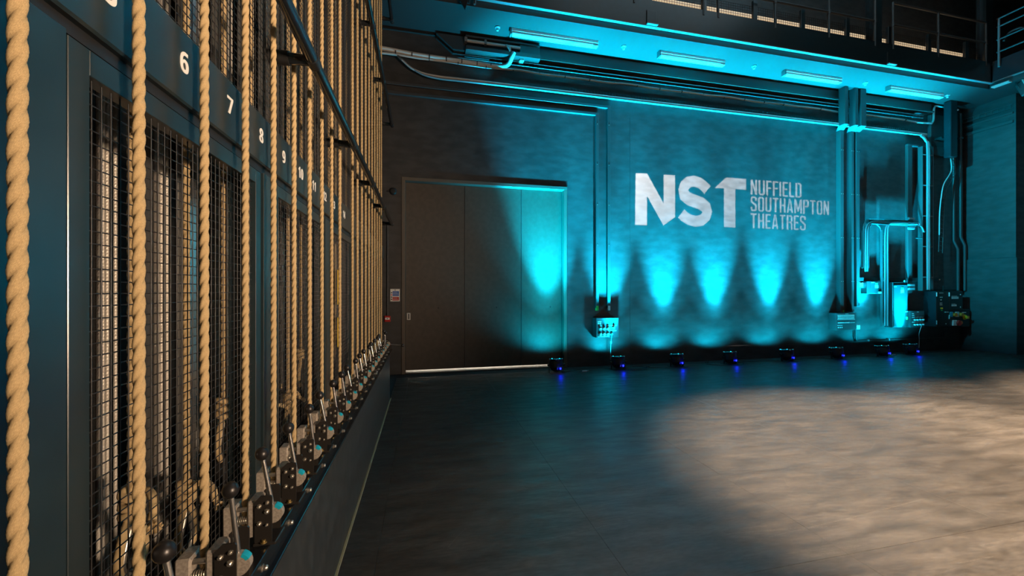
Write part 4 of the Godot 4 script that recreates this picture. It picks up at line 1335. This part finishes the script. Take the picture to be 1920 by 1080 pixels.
	for l in [[0.5, 0.76, 0.12, 0.012], [0.51, 0.66, 0.09, 0.018], [0.53, 0.6, 0.04, 0.02], [0.51, 0.53, 0.08, 0.012], [0.51, 0.49, 0.08, 0.012]]:
		strip(dr, "label_strip", M.offwhite, l[0], l[1], l[2], l[3], 0.23)
	strip(dr, "label_yellow", M.yellow, 0.53, 0.4, 0.08, 0.035, 0.23)
	strip(dr, "label_green", M.green, 0.55, 0.36, 0.05, 0.02, 0.23)
	box_part("handle", M.offwhite, dr, Vector3(0.66, 0.32, 0.23), Vector3(0.76, 0.335, 0.25), 0.003)
	st = S()
	cyl(st, Vector3(0.7, 0.06, 0.23), Vector3(0.7, 0.06, 0.236), 0.012, 10)
	part(st, "screw", M.white, dr)
	# push button station
	t = thing("button_station", "black button station with orange, blue and red buttons at the right corner", "control box", Vector3(11.8, 0.56, WZ))
	box_part("upper_case", M.black, t, Vector3(0, 0.41, 0), Vector3(0.42, 0.83, 0.23), 0.006)
	box_part("lower_case", M.black, t, Vector3(0, 0.0, 0), Vector3(0.7, 0.405, 0.2), 0.006)
	for l in [[0.06, 0.65, 0.22, 0.05], [0.06, 0.48, 0.16, 0.04], [0.06, 0.71, 0.18, 0.01], [0.06, 0.53, 0.12, 0.008]]:
		strip(t, "label_strip", M.offwhite, l[0], l[1], l[2], l[3], 0.23)
	strip(t, "label_strip", M.offwhite, 0.45, 0.32, 0.13, 0.02, 0.2)
	for y in [0.46, 0.75]:
		st = S()
		cyl(st, Vector3(0.34, y, 0.23), Vector3(0.34, y, 0.236), 0.012, 10)
		part(st, "screw", M.white, t)
	for b in [[0.06, 0.28, "tape"], [0.26, 0.28, "cablewhite"]]:
		box_part("button_guard", M[b[2]], t, Vector3(b[0] - 0.04, b[1] - 0.05, 0.2), Vector3(b[0] + 0.05, b[1] + 0.07, 0.23), 0.006)
		st = S()
		cyl(st, Vector3(b[0] + 0.1, b[1] + 0.005, 0.2), Vector3(b[0] + 0.1, b[1] + 0.005, 0.26), 0.042, 16)
		part(st, "push_button", M.orange, t)
	box_part("stop_guard", M.white, t, Vector3(0.12, 0.03, 0.2), Vector3(0.24, 0.16, 0.23), 0.006)
	st = S()
	lathe(st, Vector3(0.24, 0.095, 0.2), Vector3.BACK, [Vector2(0.03, 0), Vector2(0.03, 0.04), Vector2(0.065, 0.05), Vector2(0.06, 0.08), Vector2(0, 0.085)], 18)
	part(st, "stop_button", M.red, t)
	st = S()
	cyl(st, Vector3(0.345, 0.1, 0.2), Vector3(0.345, 0.1, 0.25), 0.04, 16)
	part(st, "push_button", M.orange, t)
	var ks := S()
	lathe(ks, Vector3(0.53, 0.22, 0.2), Vector3.BACK, [Vector2(0.06, 0), Vector2(0.06, 0.012), Vector2(0.035, 0.02), Vector2(0.035, 0.05), Vector2(0, 0.05)], 18)
	part(ks, "key_switch", M.yellow, t)
	box_part("key_lever", M.orange, t, Vector3(0.52, 0.19, 0.25), Vector3(0.57, 0.25, 0.27), 0.004)
	box_part("aerial", M.black, t, Vector3(0.005, 0.83, 0.1), Vector3(0.025, 0.95, 0.12))

# ---------------------------------------------------------------- cyan lamps on the floor
func floor_lamps() -> void:
	var xs := [2.21, 3.37, 4.55, 5.70, 7.03, 8.27, 9.5, 10.4]
	var where := ["in front of the dock door", "below the socket box", "third from the door", "fourth from the door, below the logo", "below the small lettering", "below the patch box", "below the isolator panel", "below the socket panel near the corner"]
	var d := Vector3(0, cos(deg_to_rad(7.5)), -sin(deg_to_rad(7.5)))
	for i in 8:
		var z := -6.36 if i < 7 else -6.42
		var t := thing("floor_par_lamp", "small black floor lamp shining cyan up the wall, " + where[i], "stage light", Vector3(xs[i], 0, z), "floor lamps along the back wall")
		var c := Vector3(0, 0.12, 0)
		var st := S()
		lathe(st, c, d, [Vector2(0, -0.105), Vector2(0.05, -0.1), Vector2(0.09, -0.075), Vector2(0.113, -0.03), Vector2(0.118, 0.03), Vector2(0.113, 0.075), Vector2(0.117, 0.085), Vector2(0.12, 0.108), Vector2(0.106, 0.108), Vector2(0.102, 0.085)], 24)
		part(st, "body", M.black, t)
		st = S()
		cyl(st, c + d * 0.08, c + d * 0.086, 0.102, 24)
		part(st, "lamp_lens", M.cyanled, t)
		for a in 5:
			st = S()
			var ang := TAU * a / 5.0 + 0.3
			var u := side(d)
			var p := c + d * 0.105 + (u * cos(ang) + d.cross(u) * sin(ang)) * 0.114
			cyl(st, p - d * 0.01, p + d * 0.012, 0.009, 8)
			part(st, "rim_clip", M.offwhite, t)
		for s in [-1.0, 1.0]:
			var b := box_part("bracket_arm", M.black, t, Vector3(s * 0.124, 0.004, -0.02), Vector3(s * 0.13, 0.16, 0.02), 0.002)
			st = S()
			cyl(st, Vector3(s * 0.128, 0.13, 0), Vector3(s * 0.155, 0.13, 0), 0.02, 10)
			part(st, "clamp_knob", M.black, b)
			box_part("foot_bar", M.black, t, Vector3(s * 0.09, 0.0, -0.1), Vector3(s * 0.132, 0.006, 0.13), 0.002)
		var disp := box_part("display", M.plate, t, Vector3(-0.03, 0.06, 0.1), Vector3(0.07, 0.115, 0.119), 0.003)
		box_part("display_led", M.blueled, disp, Vector3(0.025, 0.07, 0.119), Vector3(0.045, 0.1, 0.121))
		box_part("control_label", M.cablewhite, disp, Vector3(-0.025, 0.07, 0.119), Vector3(-0.012, 0.1, 0.12))
		var o := OmniLight3D.new()
		o.name = "display_glow"
		t.add_child(o)
		o.position = Vector3(0.035, 0.085, 0.137)
		o.light_color = Color(0.05, 0.1, 1.0)
		o.light_energy = 0.012
		o.omni_range = 10.0
		o.omni_attenuation = 2.0
		o.light_size = 0.012
		o.shadow_enabled = true
		var src := c + d * 0.092
		spot(t, src, src + d, Color(0.0, 0.80, 1.0), 310.0, 19.0, 1.0, 0.05)
		spot(t, src, src + Vector3(0, 1, 0.0), Color(0.0, 0.81, 1.0), 27.0, 37.0, 1.0, 0.05)
		spot(t, src, src + Vector3(0, 1, -0.3).normalized(), Color(0.0, 0.83, 1.0), 3.0, 74.0, 0.9, 0.05)
	# leads between the lamps, lying on the floor
	var say := ["right of the door lamp", "looped below the socket box", "at the third lamp", "ringing the fourth lamp", "between the fourth and fifth lamp", "between the fifth and sixth lamp", "between the sixth and seventh lamp"]
	var y := 0.007
	var runs := [
		[Vector3(2.33, y, -6.34), Vector3(2.55, y, -6.42), Vector3(2.85, y, -6.6), Vector3(3.1, y, -6.55), Vector3(3.26, y, -6.38)],
		[Vector3(3.49, y, -6.36), Vector3(3.7, y, -6.28), Vector3(3.95, y, -6.36), Vector3(3.8, y, -6.5), Vector3(3.55, y, -6.46), Vector3(3.46, y, -6.3), Vector3(3.6, y, -6.2), Vector3(3.85, y, -6.22)],
		[Vector3(3.98, y, -6.4), Vector3(4.2, y, -6.33), Vector3(4.4, y, -6.24), Vector3(4.6, y, -6.2), Vector3(4.75, y, -6.3)],
		[Vector3(5.35, y, -6.55), Vector3(5.25, y, -6.42), Vector3(5.45, y, -6.25), Vector3(5.75, y, -6.2), Vector3(5.98, y, -6.3), Vector3(5.9, y, -6.45)],
		[Vector3(5.82, y, -6.36), Vector3(6.1, y, -6.5), Vector3(6.5, y, -6.46), Vector3(6.9, y, -6.4)],
		[Vector3(7.15, y, -6.36), Vector3(7.5, y, -6.5), Vector3(7.9, y, -6.52), Vector3(8.15, y, -6.4)],
		[Vector3(8.4, y, -6.36), Vector3(8.8, y, -6.48), Vector3(9.2, y, -6.45), Vector3(9.38, y, -6.38)],
	]
	for i in runs.size():
		var c := thing("floor_cable", "thin black cable lying on the floor " + say[i], "cable", Vector3.ZERO, "floor cables")
		tube_part("sheath", M.black, c, curve(runs[i], 8), 0.006, 8)
		var e: Vector3 = runs[i][0]
		box_part("connector", M.plate, c, e + Vector3(-0.03, -0.006, -0.012), e + Vector3(0.03, 0.016, 0.012), 0.004)
	for s in [[2.72, -6.3, "right of the door lamp"], [9.92, -6.42, "between the last two lamps"]]:
		var g := thing("cable_connector", "small pale cable connector on the floor " + s[2], "connector", Vector3(s[0], 0, s[1]), "pale connectors on the floor")
		box_part("shell", M.offwhite, g, Vector3(-0.06, 0, -0.012), Vector3(0.03, 0.022, 0.012), 0.005)
		box_part("collar", M.cablegrey, g, Vector3(0.03, 0.002, -0.01), Vector3(0.06, 0.02, 0.01), 0.004)

# ---------------------------------------------------------------- the projector that throws the logo: light through a cut stencil, both out of view
func glyph(c: String) -> Array:          # outlines of a narrow stencil letter in a cell 1 high; [width, polygons]
	var s := 0.118
	var w := 0.40
	var g := 0.028
	var h := 0.115
	var P := func(a: Array) -> PackedVector2Array:
		var o := PackedVector2Array()
		for i in range(0, a.size(), 2): o.append(Vector2(a[i], a[i + 1]))
		return o
	var bowl := [s + g, 1, w - 0.09, 1, w, 0.9, w, 0.56, w - 0.09, 0.46, s + g, 0.46, s + g, 0.46 + h, w - s, 0.46 + h, w - s, 1 - h, s + g, 1 - h]
	match c:
		"N": return [w, [P.call([0, 0, 0, 1, s, 1, w - s, 0.4, w - s, 1, w, 1, w, 0, w - s, 0, s, 0.6, s, 0])]]
		"U": return [w, [P.call([0, 1, s, 1, s, h, w - s, h, w - s, 1, w, 1, w, 0.1, w - 0.09, 0, 0.09, 0, 0, 0.1])]]
		"F": return [w * 0.84, [P.call([0, 0, 0, 1, w * 0.86, 1, w * 0.86, 1 - h, s, 1 - h, s, 0.57, w * 0.78, 0.57, w * 0.78, 0.57 - h, s, 0.57 - h, s, 0])]]
		"I": return [s, [P.call([0, 0, 0, 1, s, 1, s, 0])]]
		"E": return [w * 0.86, [P.call([0, 0, 0, 1, w * 0.86, 1, w * 0.86, 1 - h, s, 1 - h, s, 0.57, w * 0.78, 0.57, w * 0.78, 0.57 - h, s, 0.57 - h, s, h, w * 0.86, h, w * 0.86, 0])]]
		"L": return [w * 0.82, [P.call([0, 0, 0, 1, s, 1, s, h, w * 0.82, h, w * 0.82, 0])]]
		"T": return [w * 0.98, [P.call([0, 1, w * 0.98, 1, w * 0.98, 1 - h, w * 0.49 + s / 2, 1 - h, w * 0.49 + s / 2, 0, w * 0.49 - s / 2, 0, w * 0.49 - s / 2, 1 - h, 0, 1 - h])]]
		"H": return [w, [P.call([0, 0, 0, 1, s, 1, s, 0.57, w - s, 0.57, w - s, 1, w, 1, w, 0, w - s, 0, w - s, 0.57 - h, s, 0.57 - h, s, 0])]]
		"M": return [w * 1.34, [P.call([0, 0, 0, 1, s * 1.15, 1, w * 0.67, 0.42, w * 1.34 - s * 1.15, 1, w * 1.34, 1, w * 1.34, 0, w * 1.34 - s, 0, w * 1.34 - s, 0.58, w * 0.67 + 0.045, 0.12, w * 0.67 - 0.045, 0.12, s, 0.58, s, 0])]]
		"S": return [w, [P.call([0, 0.3, s, 0.3, s, h, w - s, h, w - s, 0.36, 0.02, 0.6, 0, 0.64, 0, 0.9, 0.09, 1, w - 0.09, 1, w, 0.9, w, 0.7, w - s, 0.7, w - s, 1 - h, s, 1 - h, s, 0.68, w - 0.02, 0.46, w, 0.42, w, 0.1, w - 0.09, 0, 0.09, 0, 0, 0.1])]]
		"D": return [w, [P.call([0, 0, 0, 1, s, 1, s, 0]), P.call([s + g, 1, w - 0.09, 1, w, 0.9, w, 0.1, w - 0.09, 0, s + g, 0, s + g, h, w - s, h, w - s, 1 - h, s + g, 1 - h])]]
		"O":
			var a := w / 2 - g / 2
			var b := w / 2 + g / 2
			return [w, [P.call([a, 1, 0.09, 1, 0, 0.9, 0, 0.1, 0.09, 0, a, 0, a, h, s, h, s, 1 - h, a, 1 - h]), P.call([b, 1, w - 0.09, 1, w, 0.9, w, 0.1, w - 0.09, 0, b, 0, b, h, w - s, h, w - s, 1 - h, b, 1 - h])]]
		"A": return [w * 1.06, [P.call([0, 0, s * 0.95, 0, w * 0.53 - 0.012, 0.75, w * 0.53 - 0.012, 1, w * 0.53 - s * 0.5, 1]), P.call([w * 1.06, 0, w * 1.06 - s * 0.95, 0, w * 1.06 - s * 1.05, 0.17, w * 0.53 - 0.06, 0.17, w * 0.53 - 0.03, 0.3, w * 1.06 - s * 1.3, 0.3, w * 0.53 + 0.018, 0.75, w * 0.53 + 0.018, 1, w * 0.53 + s * 0.5, 1])]]
		"P": return [w, [P.call([0, 0, 0, 1, s, 1, s, 0]), P.call(bowl)]]
		"R": return [w, [P.call([0, 0, 0, 1, s, 1, s, 0]), P.call([s + g, 1, w - 0.09, 1, w, 0.9, w, 0.6, w - 0.06, 0.52, w, 0.42, w, 0, w - s, 0, w - s, 0.4, w - s - 0.04, 0.46, s + g, 0.46, s + g, 0.46 + h, w - s, 0.46 + h, w - s, 1 - h, s + g, 1 - h])]]
	return [w, []]

func logo_outlines() -> Array:           # outlines on the wall, metres
	var out := []
	out.append(PackedVector2Array([Vector2(3.957, 3.652), Vector2(4.206, 3.664), Vector2(4.56, 3.107), Vector2(4.56, 3.665), Vector2(4.815, 3.67), Vector2(4.815, 2.845), Vector2(4.555, 2.67), Vector2(4.201, 3.225), Vector2(4.201, 2.66), Vector2(3.945, 2.66)]))
	var sp := [Vector2(5.55, 3.42), Vector2(5.46, 3.50), Vector2(5.36, 3.555), Vector2(5.24, 3.578), Vector2(5.12, 3.555), Vector2(5.03, 3.48), Vector2(4.995, 3.385), Vector2(5.03, 3.285), Vector2(5.13, 3.215), Vector2(5.27, 3.18), Vector2(5.41, 3.14), Vector2(5.51, 3.07), Vector2(5.545, 2.98), Vector2(5.51, 2.885), Vector2(5.41, 2.805), Vector2(5.27, 2.78), Vector2(5.13, 2.81), Vector2(5.02, 2.865), Vector2(4.95, 2.925)]
	var left := []
	var right := []
	for i in sp.size():                   # the S is a band 0.26 wide along its middle line
		var dv: Vector2 = (sp[mini(i + 1, sp.size() - 1)] - sp[maxi(i - 1, 0)]).normalized()
		var n := Vector2(-dv.y, dv.x) * (0.112 + (0.02 if i > 6 and i < 12 else 0.0))
		left.append(sp[i] + n)
		right.push_front(sp[i] - n)
	out.append(PackedVector2Array(left + right))
	out.append(PackedVector2Array([Vector2(5.715, 3.469), Vector2(5.984, 3.70), Vector2(6.472, 3.703), Vector2(6.468, 3.472), Vector2(6.208, 3.474), Vector2(6.208, 2.687), Vector2(5.935, 2.687), Vector2(5.935, 3.475)]))
	for row in [["NUFFIELD", 6.58, 7.872, 3.385, 0.312], ["SOUTHAMPTON", 6.58, 8.61, 3.045, 0.305], ["THEATRES", 6.58, 7.985, 2.692, 0.31]]:
		var gap := 0.085
		var total := -gap
		for ch in row[0]: total += glyph(ch)[0] + gap
		var k: float = (row[2] - row[1]) / total
		var x := 0.0
		for ch in row[0]:
			var gl := glyph(ch)
			for poly in gl[1]:
				var q := PackedVector2Array()
				for p in poly: q.append(Vector2(row[1] + (x + p.x) * k, row[3] + p.y * row[4]))
				out.append(q)
			x += gl[0] + gap
	return out

func unseen_logo_projector() -> void:
	var lampp := Vector3(6.28, 7.0, 5.0)
	var gz := -0.89                                 # plane of the stencil, half way to the wall
	var f := (gz - lampp.z) / (WZ - lampp.z)
	var c := Vector2(6.28, lampp.y + (3.18 - lampp.y) * f)
	var t := thing("unseen_logo_stencil", "unseen black flat hung over the stage, cut to shape the projected wall logo", "stencil", Vector3(c.x, c.y, gz))
	var st := CSGBox3D.new()
	st.name = "flat"
	st.size = Vector3(2.8, 2.9, 0.006)
	st.material = M.matte
	t.add_child(st)
	for poly in logo_outlines():
		var q := PackedVector2Array()
		for p in poly: q.append(Vector2(lampp.x + (p.x - lampp.x) * f - c.x, lampp.y + (p.y - lampp.y) * f - c.y))
		if Geometry2D.is_polygon_clockwise(q): q.reverse()
		var cut := CSGPolygon3D.new()
		cut.name = "cut"
		cut.operation = CSGShape3D.OPERATION_SUBTRACTION
		cut.polygon = q
		cut.depth = 0.03
		cut.position.z = 0.015
		st.add_child(cut, true)
	for x in [-1.2, 1.2]:
		tube_part("hanging_wire", M.black, t, [Vector3(x, 1.44, 0), Vector3(x, 9.6 - c.y, 0)], 0.006, 6)
	var pj := thing("unseen_logo_projector", "unseen black projector behind the camera throwing white light through the lettering stencil", "projector", lampp)
	var d := (Vector3(c.x, c.y, gz) - lampp).normalized()
	pj.basis = Basis.looking_at(d, Vector3.UP)
	var s := S()
	lathe(s, Vector3.ZERO, Vector3(0, 0, 1), [Vector2(0.09, -0.05), Vector2(0.09, 0.3), Vector2(0.13, 0.32), Vector2(0.13, 0.6), Vector2(0, 0.6)], 20)
	part(s, "barrel", M.matte, pj)
	s = S()
	ball(s, Vector3.ZERO, Vector3(0.013, 0.013, 0.013), 12, 8)
	part(s, "lamp_bulb", M.whitelamp, pj)
	tube_part("hanger", M.black, pj, [Vector3(0, 0.1, 0.2), Vector3(0, 2.4, 0.2)], 0.02)
	spot(pj, Vector3.ZERO, Vector3(0, 0, -1), Color(1.0, 0.94, 0.9), 900.0, 11.8, 0.03, 0.0105)
